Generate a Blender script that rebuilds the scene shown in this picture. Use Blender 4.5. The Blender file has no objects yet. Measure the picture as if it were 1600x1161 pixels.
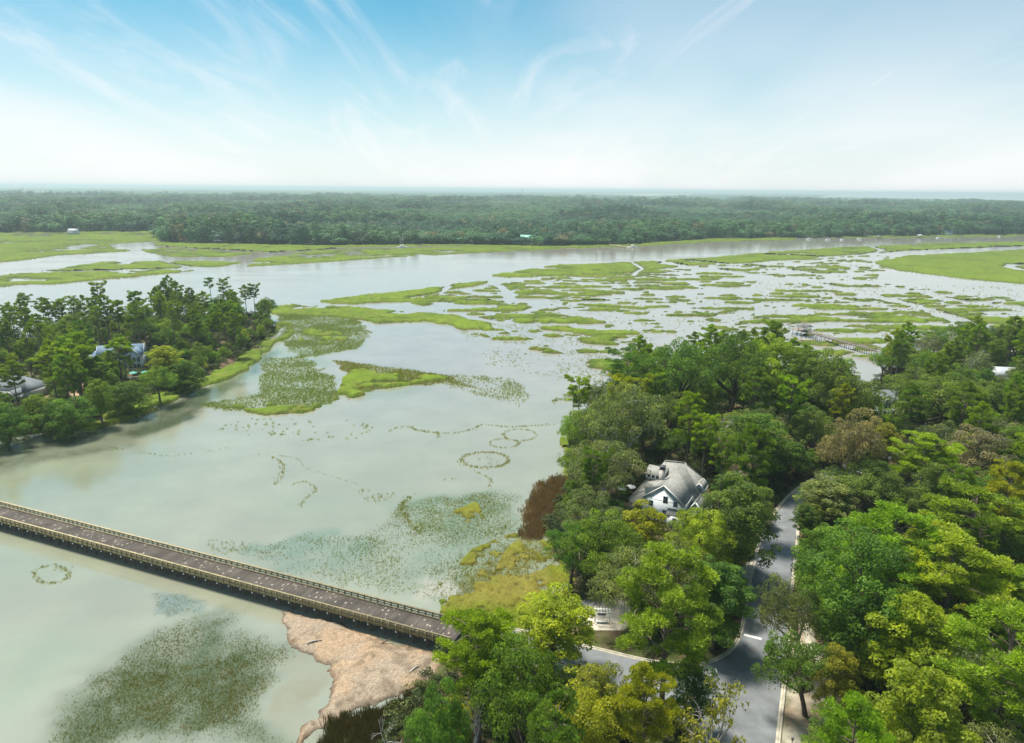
import bpy, bmesh, math, random
import numpy as np
from mathutils import Vector, Matrix
from mathutils.geometry import tessellate_polygon

R = math.radians
random.seed(7)
RNG = np.random.default_rng(11)
S = bpy.context.scene
COL = S.collection

# ------------------------------------------------------------------ camera
CAM_H = 80.0
FPX = 1066.0
PITCH = math.atan((580.5 - 296.0) / FPX)
ROLL = R(0.5)
cam_data = bpy.data.cameras.new('camera')
cam = bpy.data.objects.new('camera', cam_data)
COL.objects.link(cam)
S.camera = cam
cam_data.sensor_fit = 'HORIZONTAL'
cam_data.sensor_width = 36.0
cam_data.lens = 36.0 * FPX / 1600.0
cam_data.clip_start = 0.5
cam_data.clip_end = 150000.0
_f = Vector((0, math.cos(PITCH), -math.sin(PITCH)))
_u0 = Vector((0, math.sin(PITCH), math.cos(PITCH)))
_r0 = Vector((1, 0, 0))
_r = _r0 * math.cos(ROLL) + _u0 * math.sin(ROLL)
_u = -_r0 * math.sin(ROLL) + _u0 * math.cos(ROLL)
cam.matrix_world = Matrix(((_r.x, _u.x, -_f.x, 0), (_r.y, _u.y, -_f.y, 0), (_r.z, _u.z, -_f.z, CAM_H), (0, 0, 0, 1)))

# ------------------------------------------------------------------ light, sky, exposure
SUN_EL, SUN_AZ = 66.0, 312.0       # azimuth measured clockwise from +Y (the view direction)
world = bpy.data.worlds.new('World')
S.world = world
world.use_nodes = True
SKY_STRENGTH = 0.091
S.view_settings.view_transform = 'Standard'
S.view_settings.look = 'None'
S.view_settings.exposure = 0.6
S.view_settings.gamma = 1.0
S.view_settings.use_curve_mapping = False
sun_data = bpy.data.lights.new('sun', 'SUN')
sun_data.energy = 5.0
sun_data.angle = R(12.0)
sun_data.color = (1.0, 0.93, 0.80)
sun = bpy.data.objects.new('sun', sun_data)
COL.objects.link(sun)
az, el = R(SUN_AZ), R(SUN_EL)
sdir = Vector((math.sin(az) * math.cos(el), math.cos(az) * math.cos(el), math.sin(el)))
sun.rotation_euler = sdir.to_track_quat('Z', 'Y').to_euler()


def sky_world():
    nt = world.node_tree
    nt.nodes.clear()
    N, L = nt.nodes.new, nt.links.new
    out = N('ShaderNodeOutputWorld')
    bg = N('ShaderNodeBackground')
    bg.inputs['Strength'].default_value = SKY_STRENGTH
    sky = N('ShaderNodeTexSky')
    sky.sky_type = 'NISHITA'
    sky.sun_disc = False
    sky.sun_elevation = R(SUN_EL)
    sky.sun_rotation = R(SUN_AZ)
    sky.altitude = 80
    sky.air_density = 1.0
    sky.dust_density = 0.6
    sky.ozone_density = 1.6
    tc = N('ShaderNodeTexCoord')
    sep = N('ShaderNodeSeparateXYZ')
    L(tc.outputs['Generated'], sep.inputs[0])

    def m(op, a, b=None, c=None):
        n = N('ShaderNodeMath')
        n.operation = op
        for i, v in enumerate((a, b, c)):
            if v is None:
                continue
            if isinstance(v, (int, float)):
                n.inputs[i].default_value = v
            else:
                L(v, n.inputs[i])
        return n.outputs[0]
    z = m('MAXIMUM', sep.outputs['Z'], 0.0)
    zz = m('ADD', z, 0.16)
    cx = m('DIVIDE', sep.outputs['X'], zz)
    cy = m('DIVIDE', sep.outputs['Y'], zz)
    comb = N('ShaderNodeCombineXYZ')
    L(cx, comb.inputs[0])
    L(cy, comb.inputs[1])

    def noise(scale, detail, rough, dist, loc, scl=(1, 1, 1), rot=0.0):
        mp = N('ShaderNodeMapping')
        mp.inputs['Location'].default_value = loc
        mp.inputs['Rotation'].default_value = (0, 0, rot)
        mp.inputs['Scale'].default_value = scl
        L(comb.outputs[0], mp.inputs['Vector'])
        n = N('ShaderNodeTexNoise')
        n.inputs['Scale'].default_value = scale
        n.inputs['Detail'].default_value = detail
        n.inputs['Roughness'].default_value = rough
        n.inputs['Distortion'].default_value = dist
        L(mp.outputs[0], n.inputs['Vector'])
        return n.outputs['Fac']

    def ramp(v, lo, hi, a=0.0, b=1.0):
        n = N('ShaderNodeMapRange')
        n.interpolation_type = 'SMOOTHSTEP'
        n.inputs['From Min'].default_value = lo
        n.inputs['From Max'].default_value = hi
        n.inputs['To Min'].default_value = a
        n.inputs['To Max'].default_value = b
        L(v, n.inputs['Value'])
        return n.outputs[0]
    # a thin high veil, thicker towards the horizon, with broad streaks
    wide = noise(0.55, 3, 0.5, 0.2, (3.1, 1.7, 0), (1.0, 0.45, 1), R(20))
    wisp = noise(1.35, 9, 0.60, 0.7, (9.4, 2.2, 0), (1.5, 0.30, 1), R(-32))
    wisp2 = noise(1.7, 9, 0.6, 0.9, (1.4, 7.2, 0), (1.6, 0.35, 1), R(30))
    low = ramp(z, 0.26, -0.03)
    veil = m('MULTIPLY', low, ramp(wide, 0.25, 0.7, 0.80, 1.0))
    patch = ramp(wide, 0.42, 0.60)
    w1 = m('MULTIPLY', ramp(wisp, 0.42, 0.72), m('ADD', m('MULTIPLY', patch, 0.50), 0.10))
    w2 = m('MULTIPLY', ramp(wisp2, 0.45, 0.75), 0.42)
    w = m('MAXIMUM', m('MAXIMUM', w1, w2), m('MULTIPLY', patch, 0.30))
    tot = m('SUBTRACT', 1.0, m('MULTIPLY', m('SUBTRACT', 1.0, veil), m('SUBTRACT', 1.0, w)))
    tot = m('MINIMUM', tot, 0.97)
    tint = N('ShaderNodeMix')          # thin clear sky slightly towards cyan
    tint.data_type = 'RGBA'
    tint.blend_type = 'MULTIPLY'
    tint.inputs['Factor'].default_value = 1.0
    L(sky.outputs[0], tint.inputs['A'])
    tint.inputs['B'].default_value = (0.37, 0.86, 0.86, 1)
    mix = N('ShaderNodeMix')
    mix.data_type = 'RGBA'
    L(tot, mix.inputs['Factor'])
    L(tint.outputs['Result'], mix.inputs['A'])
    mix.inputs['B'].default_value = (7.7, 7.5, 7.6, 1)
    L(mix.outputs['Result'], bg.inputs['Color'])
    L(bg.outputs[0], out.inputs['Surface'])


sky_world()

# ------------------------------------------------------------------ geometry of the place: pixels of the survey picture to metres


def W(px, py, z=0.0):
    px = np.asarray(px, float)
    py = np.asarray(py, float)
    a, b = px - 800.0, 580.5 - py
    dx = _f.x * FPX + _r.x * a + _u.x * b
    dy = _f.y * FPX + _r.y * a + _u.y * b
    dz = _f.z * FPX + _r.z * a + _u.z * b
    dz = np.minimum(dz, -0.35)
    t = (z - CAM_H) / dz
    return dx * t, dy * t


def W2(px, py, z=0.0):
    x, y = W(px, py, z)
    return float(x), float(y)


def P(x, y, z=0.0):
    x = np.asarray(x, float)
    y = np.asarray(y, float)
    zz = z - CAM_H
    d = _f.x * x + _f.y * y + _f.z * zz
    a = _r.x * x + _r.y * y + _r.z * zz
    b = _u.x * x + _u.y * y + _u.z * zz
    return 800.0 + FPX * a / d, 580.5 - FPX * b / d


def WP(pts, z=0.0):
    return [W2(a, b, z) for a, b in pts]


def inpoly(x, y, poly):
    x = np.asarray(x)
    y = np.asarray(y)
    r = np.zeros(x.shape, bool)
    n = len(poly)
    for i in range(n):
        x1, y1 = poly[i]
        x2, y2 = poly[(i + 1) % n]
        if y1 == y2:
            continue
        c = ((y1 > y) != (y2 > y)) & (x < (x2 - x1) * (y - y1) / (y2 - y1) + x1)
        r ^= c
    return r


def linedist(x, y, pts, closed=False):
    d = np.full(np.shape(x), 1e18)
    n = len(pts)
    for i in range(n if closed else n - 1):
        x1, y1 = pts[i]
        x2, y2 = pts[(i + 1) % n]
        vx, vy = x2 - x1, y2 - y1
        q = vx * vx + vy * vy + 1e-9
        t = np.clip(((x - x1) * vx + (y - y1) * vy) / q, 0, 1)
        d = np.minimum(d, (x - x1 - t * vx) ** 2 + (y - y1 - t * vy) ** 2)
    return np.sqrt(d)


def _hash(ix, iy, seed):
    h = (ix.astype(np.int64) * 374761393 + iy.astype(np.int64) * 668265263 + seed * 974634777) & 0xFFFFFFFF
    h = ((h ^ (h >> 13)) * 1274126177) & 0xFFFFFFFF
    h = h ^ (h >> 16)
    return (h & 0xFFFFFF) / float(0xFFFFFF)


def vnoise(x, y, seed=0):
    ix, iy = np.floor(x), np.floor(y)
    fx, fy = x - ix, y - iy
    fx = fx * fx * (3 - 2 * fx)
    fy = fy * fy * (3 - 2 * fy)
    a = _hash(ix, iy, seed)
    b = _hash(ix + 1, iy, seed)
    c = _hash(ix, iy + 1, seed)
    d = _hash(ix + 1, iy + 1, seed)
    return (a + (b - a) * fx) * (1 - fy) + (c + (d - c) * fx) * fy


def fbm(x, y, octv=4, seed=0, gain=0.5):
    s = np.zeros(np.shape(x))
    amp, tot = 1.0, 0.0
    for o in range(octv):
        k = 2.03 ** o
        s = s + amp * vnoise(x * k + 17.3 * o, y * k - 9.1 * o, seed + o)
        tot += amp
        amp *= gain
    return s / tot


def sstep(a, b, x):
    t = np.clip((x - a) / (b - a), 0, 1)
    return t * t * (3 - 2 * t)


# ------------------------------------------------------------------ materials
def mat(name):
    m_ = bpy.data.materials.new(name)
    m_.use_nodes = True
    nt = m_.node_tree
    return m_, nt, nt.nodes['Principled BSDF']


def simple(name, col, rough=0.7, metal=0.0, vary=0.12, scale=3.0, bump=0.0, bscale=30.0):
    m_, nt, b = mat(name)
    b.inputs['Roughness'].default_value = rough
    b.inputs['Metallic'].default_value = metal
    tc = nt.nodes.new('ShaderNodeTexCoord')
    n = nt.nodes.new('ShaderNodeTexNoise')
    n.inputs['Scale'].default_value = scale
    n.inputs['Detail'].default_value = 5
    nt.links.new(tc.outputs['Object'], n.inputs['Vector'])
    rp = nt.nodes.new('ShaderNodeValToRGB')
    c0 = [max(0, c * (1 - vary * 1.6)) for c in col]
    c1 = [min(1, c * (1 + vary * 1.6)) for c in col]
    rp.color_ramp.elements[0].position = 0.3
    rp.color_ramp.elements[1].position = 0.7
    rp.color_ramp.elements[0].color = (*c0, 1)
    rp.color_ramp.elements[1].color = (*c1, 1)
    nt.links.new(n.outputs['Fac'], rp.inputs['Fac'])
    nt.links.new(rp.outputs['Color'], b.inputs['Base Color'])
    if bump:
        n2 = nt.nodes.new('ShaderNodeTexNoise')
        n2.inputs['Scale'].default_value = bscale
        nt.links.new(tc.outputs['Object'], n2.inputs['Vector'])
        bp = nt.nodes.new('ShaderNodeBump')
        bp.inputs['Strength'].default_value = bump
        bp.inputs['Distance'].default_value = 0.05
        nt.links.new(n2.outputs['Fac'], bp.inputs['Height'])
        nt.links.new(bp.outputs['Normal'], b.inputs['Normal'])
    return m_


def leaf_mat(name, transl=0.35, instanced=False, rough=0.55, spec=0.25):
    m_, nt, b = mat(name)
    N, L = nt.nodes.new, nt.links.new
    if instanced:
        oc = N('ShaderNodeAttribute')
        oc.attribute_type = 'INSTANCER'
        oc.attribute_name = 'tint'
        base = oc.outputs['Color']
    else:
        oi = N('ShaderNodeObjectInfo')
        base = oi.outputs['Color']
    at = N('ShaderNodeAttribute')
    at.attribute_name = 'val'
    mul = N('ShaderNodeVectorMath')
    mul.operation = 'SCALE'
    L(base, mul.inputs[0])
    L(at.outputs['Fac'], mul.inputs['Scale'])
    # young tips a little yellower
    hs = N('ShaderNodeMix')
    hs.data_type = 'RGBA'
    hs.blend_type = 'MULTIPLY'
    mr = N('ShaderNodeMapRange')
    mr.inputs['From Min'].default_value = 0.9
    mr.inputs['From Max'].default_value = 1.7
    L(at.outputs['Fac'], mr.inputs['Value'])
    L(mr.outputs[0], hs.inputs['Factor'])
    L(mul.outputs[0], hs.inputs['A'])
    hs.inputs['B'].default_value = (1.25, 1.05, 0.75, 1)
    c = hs.outputs['Result']
    L(c, b.inputs['Base Color'])
    b.inputs['Roughness'].default_value = rough
    b.inputs['Specular IOR Level'].default_value = spec
    tr = N('ShaderNodeBsdfTranslucent')
    tm = N('ShaderNodeVectorMath')
    tm.operation = 'MULTIPLY'
    L(c, tm.inputs[0])
    tm.inputs[1].default_value = (1.3, 1.3, 0.6)
    L(tm.outputs[0], tr.inputs['Color'])
    mx = N('ShaderNodeMixShader')
    mx.inputs[0].default_value = transl
    L(b.outputs[0], mx.inputs[1])
    L(tr.outputs[0], mx.inputs[2])
    L(mx.outputs[0], nt.nodes['Material Output'].inputs['Surface'])
    return m_


def attr_mat(name, attr='col', rough=0.8, detail_scale=2.0, amt=0.25, bump=0.3, bscale=4.0, bdist=0.1, spec=0.3):
    """colour from a vertex colour of the thing's own pigments, broken up by noise"""
    m_, nt, b = mat(name)
    N, L = nt.nodes.new, nt.links.new
    at = N('ShaderNodeAttribute')
    at.attribute_name = attr
    geo = N('ShaderNodeNewGeometry')
    n = N('ShaderNodeTexNoise')
    n.inputs['Scale'].default_value = detail_scale
    n.inputs['Detail'].default_value = 6
    n.inputs['Roughness'].default_value = 0.65
    L(geo.outputs['Position'], n.inputs['Vector'])
    mr = N('ShaderNodeMapRange')
    mr.inputs['From Min'].default_value = 0.3
    mr.inputs['From Max'].default_value = 0.7
    mr.inputs['To Min'].default_value = 1 - amt
    mr.inputs['To Max'].default_value = 1 + amt
    L(n.outputs['Fac'], mr.inputs['Value'])
    v = N('ShaderNodeVectorMath')
    v.operation = 'SCALE'
    L(at.outputs['Color'], v.inputs[0])
    L(mr.outputs[0], v.inputs['Scale'])
    L(v.outputs[0], b.inputs['Base Color'])
    b.inputs['Roughness'].default_value = rough
    b.inputs['Specular IOR Level'].default_value = spec
    if bump:
        n2 = N('ShaderNodeTexNoise')
        n2.inputs['Scale'].default_value = bscale
        n2.inputs['Detail'].default_value = 4
        L(geo.outputs['Position'], n2.inputs['Vector'])
        bp = N('ShaderNodeBump')
        bp.inputs['Strength'].default_value = bump
        bp.inputs['Distance'].default_value = bdist
        L(n2.outputs['Fac'], bp.inputs['Height'])
        L(bp.outputs['Normal'], b.inputs['Normal'])
    return m_


M = {}
M['bark'] = simple('bark', (0.11, 0.085, 0.065), 0.9, vary=0.25, scale=2, bump=0.6, bscale=9)
M['pine_bark'] = simple('pine_bark', (0.17, 0.125, 0.10), 0.9, vary=0.25, scale=2, bump=0.6, bscale=9)
M['grey_bark'] = simple('grey_bark', (0.36, 0.33, 0.29), 0.9, vary=0.2, scale=2)
M['dead_wood'] = simple('dead_wood', (0.42, 0.40, 0.36), 0.9, vary=0.15, scale=2)
M['leaf'] = leaf_mat('leaf', 0.52)
M['needle'] = leaf_mat('needle', 0.45)
M['leaf_i'] = leaf_mat('leaf_far', 0.2, instanced=True)
M['grass_i'] = leaf_mat('marsh_blade', 0.3, instanced=True, rough=0.7, spec=0.15)
M['moss'] = leaf_mat('hanging_moss', 0.25, rough=0.9, spec=0.05)
M['siding'] = simple('white_siding', (0.74, 0.79, 0.83), 0.55, vary=0.03)
M['trim'] = simple('white_trim', (0.78, 0.80, 0.79), 0.5, vary=0.03)
M['shingle'] = simple('weathered_shingle', (0.27, 0.27, 0.255), 0.85, vary=0.12, scale=1.2, bump=0.4, bscale=7)
M['shingle_dark'] = simple('dark_shingle', (0.13, 0.135, 0.13), 0.85, vary=0.15, scale=1.2, bump=0.4, bscale=7)
M['blue_roof'] = simple('blue_grey_roof', (0.12, 0.19, 0.28), 0.7, vary=0.12)
M['slate_roof'] = simple('grey_roof', (0.125, 0.145, 0.165), 0.75, vary=0.12)
M['green_roof'] = simple('green_metal_roof', (0.18, 0.42, 0.33), 0.45, vary=0.08)
M['red_roof'] = simple('red_roof', (0.42, 0.12, 0.08), 0.7)
M['glass'] = simple('dark_glass', (0.03, 0.04, 0.05), 0.08, vary=0.1)
M['chimney_brick'] = simple('pale_brick', (0.62, 0.56, 0.52), 0.85, vary=0.1, scale=6)
M['metal_dark'] = simple('dark_metal', (0.10, 0.10, 0.12), 0.5, metal=0.3)
M['asphalt'] = simple('asphalt', (0.150, 0.163, 0.176), 0.85, vary=0.16, scale=0.35, bump=0.3, bscale=12)
M['kerb'] = simple('kerb_concrete', (0.42, 0.39, 0.32), 0.9, vary=0.18, scale=1.0)
M['walk'] = simple('path_concrete', (0.36, 0.34, 0.28), 0.9, vary=0.15, scale=1.0)
M['paint'] = simple('road_paint', (0.78, 0.78, 0.76), 0.6, vary=0.06)
M['rail_wood'] = simple('treated_wood', (0.23, 0.205, 0.10), 0.85, vary=0.22, scale=1.2)
M['cap_wood'] = simple('pale_cap_wood', (0.40, 0.335, 0.20), 0.85, vary=0.18, scale=1.2)
M['pile_wood'] = simple('pile_wood', (0.13, 0.095, 0.07), 0.9, vary=0.25)
M['grey_wood'] = simple('grey_dock_wood', (0.27, 0.23, 0.20), 0.9, vary=0.2)
M['white_metal'] = simple('white_paint', (0.8, 0.8, 0.8), 0.4, vary=0.03)
M['teal'] = simple('teal_canvas', (0.04, 0.30, 0.26), 0.6)
M['sand_path'] = simple('pale_sand', (0.50, 0.45, 0.38), 0.95, vary=0.15, scale=0.8)


# ------------------------------------------------------------------ mesh helpers
class MB:
    def __init__(self):
        self.v, self.q, self.a, self.n = [], [], [], 0

    def add(self, v, q, a=1.0):
        v = np.asarray(v, float).reshape(-1, 3)
        q = np.asarray(q, int).reshape(-1, 4)
        self.v.append(v)
        self.q.append(q + self.n)
        self.a.append(np.full(len(v), a) if np.isscalar(a) else np.asarray(a, float))
        self.n += len(v)

    def box(self, c, s, rz=0.0, a=1.0, taper=1.0):
        x, y, z = s[0] / 2, s[1] / 2, s[2] / 2
        k = taper
        v = np.array([(-x, -y, -z), (x, -y, -z), (x, y, -z), (-x, y, -z), (-x * k, -y * k, z), (x * k, -y * k, z), (x * k, y * k, z), (-x * k, y * k, z)])
        if rz:
            cs, sn = math.cos(rz), math.sin(rz)
            v = np.c_[v[:, 0] * cs - v[:, 1] * sn, v[:, 0] * sn + v[:, 1] * cs, v[:, 2]]
        self.add(v + np.array(c), [(3, 2, 1, 0), (4, 5, 6, 7), (0, 1, 5, 4), (1, 2, 6, 5), (2, 3, 7, 6), (3, 0, 4, 7)], a)

    def beam(self, p, q, w, h, a=1.0):
        """a rectangular bar from p to q"""
        p, q = np.array(p, float), np.array(q, float)
        d = q - p
        d /= np.linalg.norm(d)
        up = np.array((0, 0, 1.0)) if abs(d[2]) < 0.95 else np.array((0, 1.0, 0))
        s = np.cross(d, up)
        s /= np.linalg.norm(s)
        t = np.cross(s, d)
        o = [(-1, -1), (1, -1), (1, 1), (-1, 1)]
        v = [p + s * i * w / 2 + t * j * h / 2 for i, j in o] + [q + s * i * w / 2 + t * j * h / 2 for i, j in o]
        self.add(v, [(3, 2, 1, 0), (4, 5, 6, 7), (0, 1, 5, 4), (1, 2, 6, 5), (2, 3, 7, 6), (3, 0, 4, 7)], a)

    def tube(self, pts, rad, sides=6, a=1.0, cap=True):
        pts = np.asarray(pts, float)
        n = len(pts)
        rad = np.asarray(rad, float) * np.ones(n)
        v = []
        for i in range(n):
            d = pts[min(i + 1, n - 1)] - pts[max(i - 1, 0)]
            d /= (np.linalg.norm(d) + 1e-9)
            up = np.array((1.0, 0, 0)) if abs(d[2]) > 0.8 else np.array((0, 0, 1.0))
            s = np.cross(d, up)
            s /= np.linalg.norm(s)
            t = np.cross(d, s)
            for k in range(sides):
                w = 2 * math.pi * k / sides
                v.append(pts[i] + (s * math.cos(w) + t * math.sin(w)) * rad[i])
        q = []
        for i in range(n - 1):
            for k in range(sides):
                k2 = (k + 1) % sides
                q.append((i * sides + k, i * sides + k2, (i + 1) * sides + k2, (i + 1) * sides + k))
        if cap:
            v.append(pts[-1])
            c = len(v) - 1
            for k in range(0, sides, 2):
                q.append(((n - 1) * sides + k, (n - 1) * sides + (k + 1) % sides, (n - 1) * sides + (k + 2) % sides, c))
        self.add(v, q, a)

    def mesh(self, name, material, smooth=False, attr='val'):
        v = np.concatenate(self.v)
        q = np.concatenate(self.q)
        me = bpy.data.meshes.new(name)
        me.vertices.add(len(v))
        me.vertices.foreach_set('co', v.ravel())
        me.loops.add(len(q) * 4)
        me.loops.foreach_set('vertex_index', q.ravel().astype(np.int32))
        me.polygons.add(len(q))
        me.polygons.foreach_set('loop_start', np.arange(0, len(q) * 4, 4, dtype=np.int32))
        if smooth:
            me.polygons.foreach_set('use_smooth', np.ones(len(q), bool))
        at = me.attributes.new(attr, 'FLOAT', 'POINT')
        at.data.foreach_set('value', np.concatenate(self.a).astype(np.float32))
        me.materials.append(material)
        me.update(calc_edges=True)
        me.validate()
        return me

    def obj(self, name, material, parent=None, smooth=False, **tags):
        me = self.mesh(name, material, smooth)
        o = bpy.data.objects.new(name, me)
        COL.objects.link(o)
        if parent is not None:
            o.parent = parent
        for k, v in tags.items():
            o[k] = v
        return o


def grid_mesh(name, X, Y, Z, keep, material, colr=None, smooth=True):
    """heightfield sheet on a structured grid, quads kept where keep is true"""
    h, w = X.shape
    idx = np.arange(h * w).reshape(h, w)
    kq = keep[:-1, :-1] & keep[1:, :-1] & keep[:-1, 1:] & keep[1:, 1:]
    a = idx[:-1, :-1][kq]
    b = idx[:-1, 1:][kq]
    c = idx[1:, 1:][kq]
    d = idx[1:, :-1][kq]
    q = np.stack([a, b, c, d], 1)
    used = np.unique(q)
    remap = np.full(h * w, -1, int)
    remap[used] = np.arange(len(used))
    q = remap[q]
    v = np.stack([X.ravel()[used], Y.ravel()[used], Z.ravel()[used]], 1)
    # make them face upwards
    p0, p1, p2 = v[q[0, 0]], v[q[0, 1]], v[q[0, 2]]
    if np.cross(p1 - p0, p2 - p0)[2] < 0:
        q = q[:, ::-1]
    me = bpy.data.meshes.new(name)
    me.vertices.add(len(v))
    me.vertices.foreach_set('co', v.ravel())
    me.loops.add(len(q) * 4)
    me.loops.foreach_set('vertex_index', np.ascontiguousarray(q).ravel().astype(np.int32))
    me.polygons.add(len(q))
    me.polygons.foreach_set('loop_start', np.arange(0, len(q) * 4, 4, dtype=np.int32))
    me.polygons.foreach_set('use_smooth', np.full(len(q), smooth))
    if colr is not None:
        cc = colr.reshape(-1, 3)[used]
        at = me.attributes.new('col', 'FLOAT_COLOR', 'POINT')
        at.data.foreach_set('color', np.c_[cc, np.ones(len(cc))].astype(np.float32).ravel())
    me.materials.append(material)
    me.update(calc_edges=True)
    o = bpy.data.objects.new(name, me)
    COL.objects.link(o)
    return o


def sheet(name, poly, z, material, thick=0.0, **tags):
    """flat polygon (world xy list), optionally with side walls"""
    bm = bmesh.new()
    tri = tessellate_polygon([[Vector((x, y, 0)) for x, y in poly]])
    vs = [bm.verts.new((x, y, z)) for x, y in poly]
    for t in tri:
        f = bm.faces.new([vs[i] for i in t])
        f.normal_update()
        if f.normal.z < 0:
            f.normal_flip()
    if thick:
        lo = [bm.verts.new((x, y, z - thick)) for x, y in poly]
        n = len(poly)
        for i in range(n):
            bm.faces.new((vs[i], vs[(i + 1) % n], lo[(i + 1) % n], lo[i]))
    me = bpy.data.meshes.new(name)
    bm.to_mesh(me)
    bm.free()
    me.materials.append(material)
    o = bpy.data.objects.new(name, me)
    COL.objects.link(o)
    for k, v in tags.items():
        o[k] = v
    return o


def ribbon(mb, pts, w0, w1, z0, z1):
    """strip along a polyline between side offsets w0..w1, from z0 up to z1 (a kerb)"""
    pts = [np.array(p, float) for p in pts]
    n = len(pts)
    v = []
    for i in range(n):
        d = pts[min(i + 1, n - 1)] - pts[max(i - 1, 0)]
        d /= np.linalg.norm(d) + 1e-9
        s = np.array((-d[1], d[0]))
        a, b = pts[i] + s * w0, pts[i] + s * w1
        v += [(a[0], a[1], z0), (a[0], a[1], z1), (b[0], b[1], z1), (b[0], b[1], z0)]
    q = []
    for i in range(n - 1):
        for k in range(3):
            q.append((i * 4 + k, i * 4 + k + 1, i * 4 + 4 + k + 1, i * 4 + 4 + k))
    q.append((0, 1, 2, 3))
    q.append((n * 4 - 4, n * 4 - 3, n * 4 - 2, n * 4 - 1))
    mb.add(v, q)


def smooth_line(pts, k=6):
    """Catmull-Rom through the points"""
    p = [np.array(a, float) for a in pts]
    out = []
    for i in range(len(p) - 1):
        a, b, c, d = p[max(i - 1, 0)], p[i], p[i + 1], p[min(i + 2, len(p) - 1)]
        for j in range(k):
            t = j / k
            out.append(tuple(0.5 * ((2 * b) + (c - a) * t + (2 * a - 5 * b + 4 * c - d) * t * t + (3 * b - a - 3 * c + d) * t ** 3)))
    out.append(tuple(p[-1]))
    return out


def empty(name, loc, rz=0.0, label=None, cat=None, group=None, kind=None):
    o = bpy.data.objects.new(name, None)
    COL.objects.link(o)
    o.location = loc
    o.rotation_euler = (0, 0, rz)
    o.empty_display_size = 0.5
    if label:
        o['label'] = label
    if cat:
        o['category'] = cat
    if group:
        o['group'] = group
    if kind:
        o['kind'] = kind
    return o


def tag(o, label=None, cat=None, group=None, kind=None):
    for k, v in (('label', label), ('category', cat), ('group', group), ('kind', kind)):
        if v:
            o[k] = v
    return o


def scatter(name, pts, scale, rot, tint, which, protos, **tags):
    """one object: prototypes stood on the given points"""
    me = bpy.data.meshes.new(name)
    n = len(pts)
    me.vertices.add(n)
    me.vertices.foreach_set('co', np.asarray(pts, np.float32).ravel())
    for nm, ty, key, dat in (('sc', 'FLOAT_VECTOR', 'vector', scale), ('rot', 'FLOAT_VECTOR', 'vector', rot)):
        at = me.attributes.new(nm, ty, 'POINT')
        at.data.foreach_set(key, np.asarray(dat, np.float32).ravel())
    at = me.attributes.new('tint', 'FLOAT_COLOR', 'POINT')
    at.data.foreach_set('color', np.c_[tint, np.ones(n)].astype(np.float32).ravel())
    at = me.attributes.new('which', 'INT', 'POINT')
    at.data.foreach_set('value', np.asarray(which, np.int32))
    o = bpy.data.objects.new(name, me)
    COL.objects.link(o)
    ng = bpy.data.node_groups.new(name, 'GeometryNodeTree')
    ng.interface.new_socket('Geometry', in_out='INPUT', socket_type='NodeSocketGeometry')
    ng.interface.new_socket('Geometry', in_out='OUTPUT', socket_type='NodeSocketGeometry')
    N, L = ng.nodes.new, ng.links.new
    gi, go = N('NodeGroupInput'), N('NodeGroupOutput')
    jn = N('GeometryNodeJoinGeometry')

    def named(nm, ty):
        a = N('GeometryNodeInputNamedAttribute')
        a.data_type = ty
        a.inputs['Name'].default_value = nm
        return a.outputs['Attribute']
    sc, ro, wh = named('sc', 'FLOAT_VECTOR'), named('rot', 'FLOAT_VECTOR'), named('which', 'INT')
    for i, pr in enumerate(protos):
        oi = N('GeometryNodeObjectInfo')
        oi.inputs['Object'].default_value = pr
        oi.inputs['As Instance'].default_value = True
        cmpn = N('FunctionNodeCompare')
        cmpn.data_type = 'INT'
        cmpn.operation = 'EQUAL'
        L(wh, cmpn.inputs[2])
        cmpn.inputs[3].default_value = i
        ip = N('GeometryNodeInstanceOnPoints')
        L(gi.outputs[0], ip.inputs['Points'])
        L(cmpn.outputs[0], ip.inputs['Selection'])
        L(oi.outputs['Geometry'], ip.inputs['Instance'])
        e2r = N('FunctionNodeEulerToRotation')
        L(ro, e2r.inputs[0])
        L(e2r.outputs[0], ip.inputs['Rotation'])
        L(sc, ip.inputs['Scale'])
        L(ip.outputs[0], jn.inputs[0])
    L(jn.outputs[0], go.inputs[0])
    md = o.modifiers.new('scatter', 'NODES')
    md.node_group = ng
    for k, v in tags.items():
        o[k] = v
    return o


def proto(name, mb, material, smooth=False):
    return bpy.data.objects.new(name, mb.mesh(name, material, smooth))

# ------------------------------------------------------------------ outlines of land (picture pixels on the water plane)
PEN_PX = [(505, 1500), (555, 1240), (585, 1165), (610, 1120), (645, 1075), (690, 1035), (703, 1004), (712, 962), (735, 975), (790, 992), (850, 985), (893, 955), (888, 905),
          (862, 870), (842, 835), (858, 800), (886, 765), (880, 720), (885, 690), (905, 655), (930, 635), (1000, 607), (1100, 594),
          (1250, 603), (1330, 618), (1352, 616), (1382, 577), (1450, 557), (1600, 549), (1900, 545), (2700, 600)]
PEN = WP(PEN_PX) + [(520.0, -120.0), (-30.0, -120.0)]
ISL_PX = [(-420, 560), (-420, 720), (0, 688), (100, 670), (165, 650), (235, 622), (300, 598), (360, 572), (405, 545), (432, 518), (424, 497),
          (380, 492), (330, 494), (270, 499), (200, 500), (130, 512), (60, 530), (0, 538), (-200, 545)]
ISL = WP(ISL_PX)
FAR_PX = [(-1500, 358), (-300, 361), (0, 363), (110, 363), (242, 361), (250, 379), (400, 382), (500, 384), (600, 383), (700, 382), (860, 385), (930, 384),
          (1000, 381), (1060, 376), (1120, 373), (1300, 371), (1450, 368), (1600, 367), (2200, 362), (3200, 372)]
FAR = WP(FAR_PX) + [(90000.0, 12000.0), (120000.0, 90000.0), (-120000.0, 90000.0), (-90000.0, 9000.0)]
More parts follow.
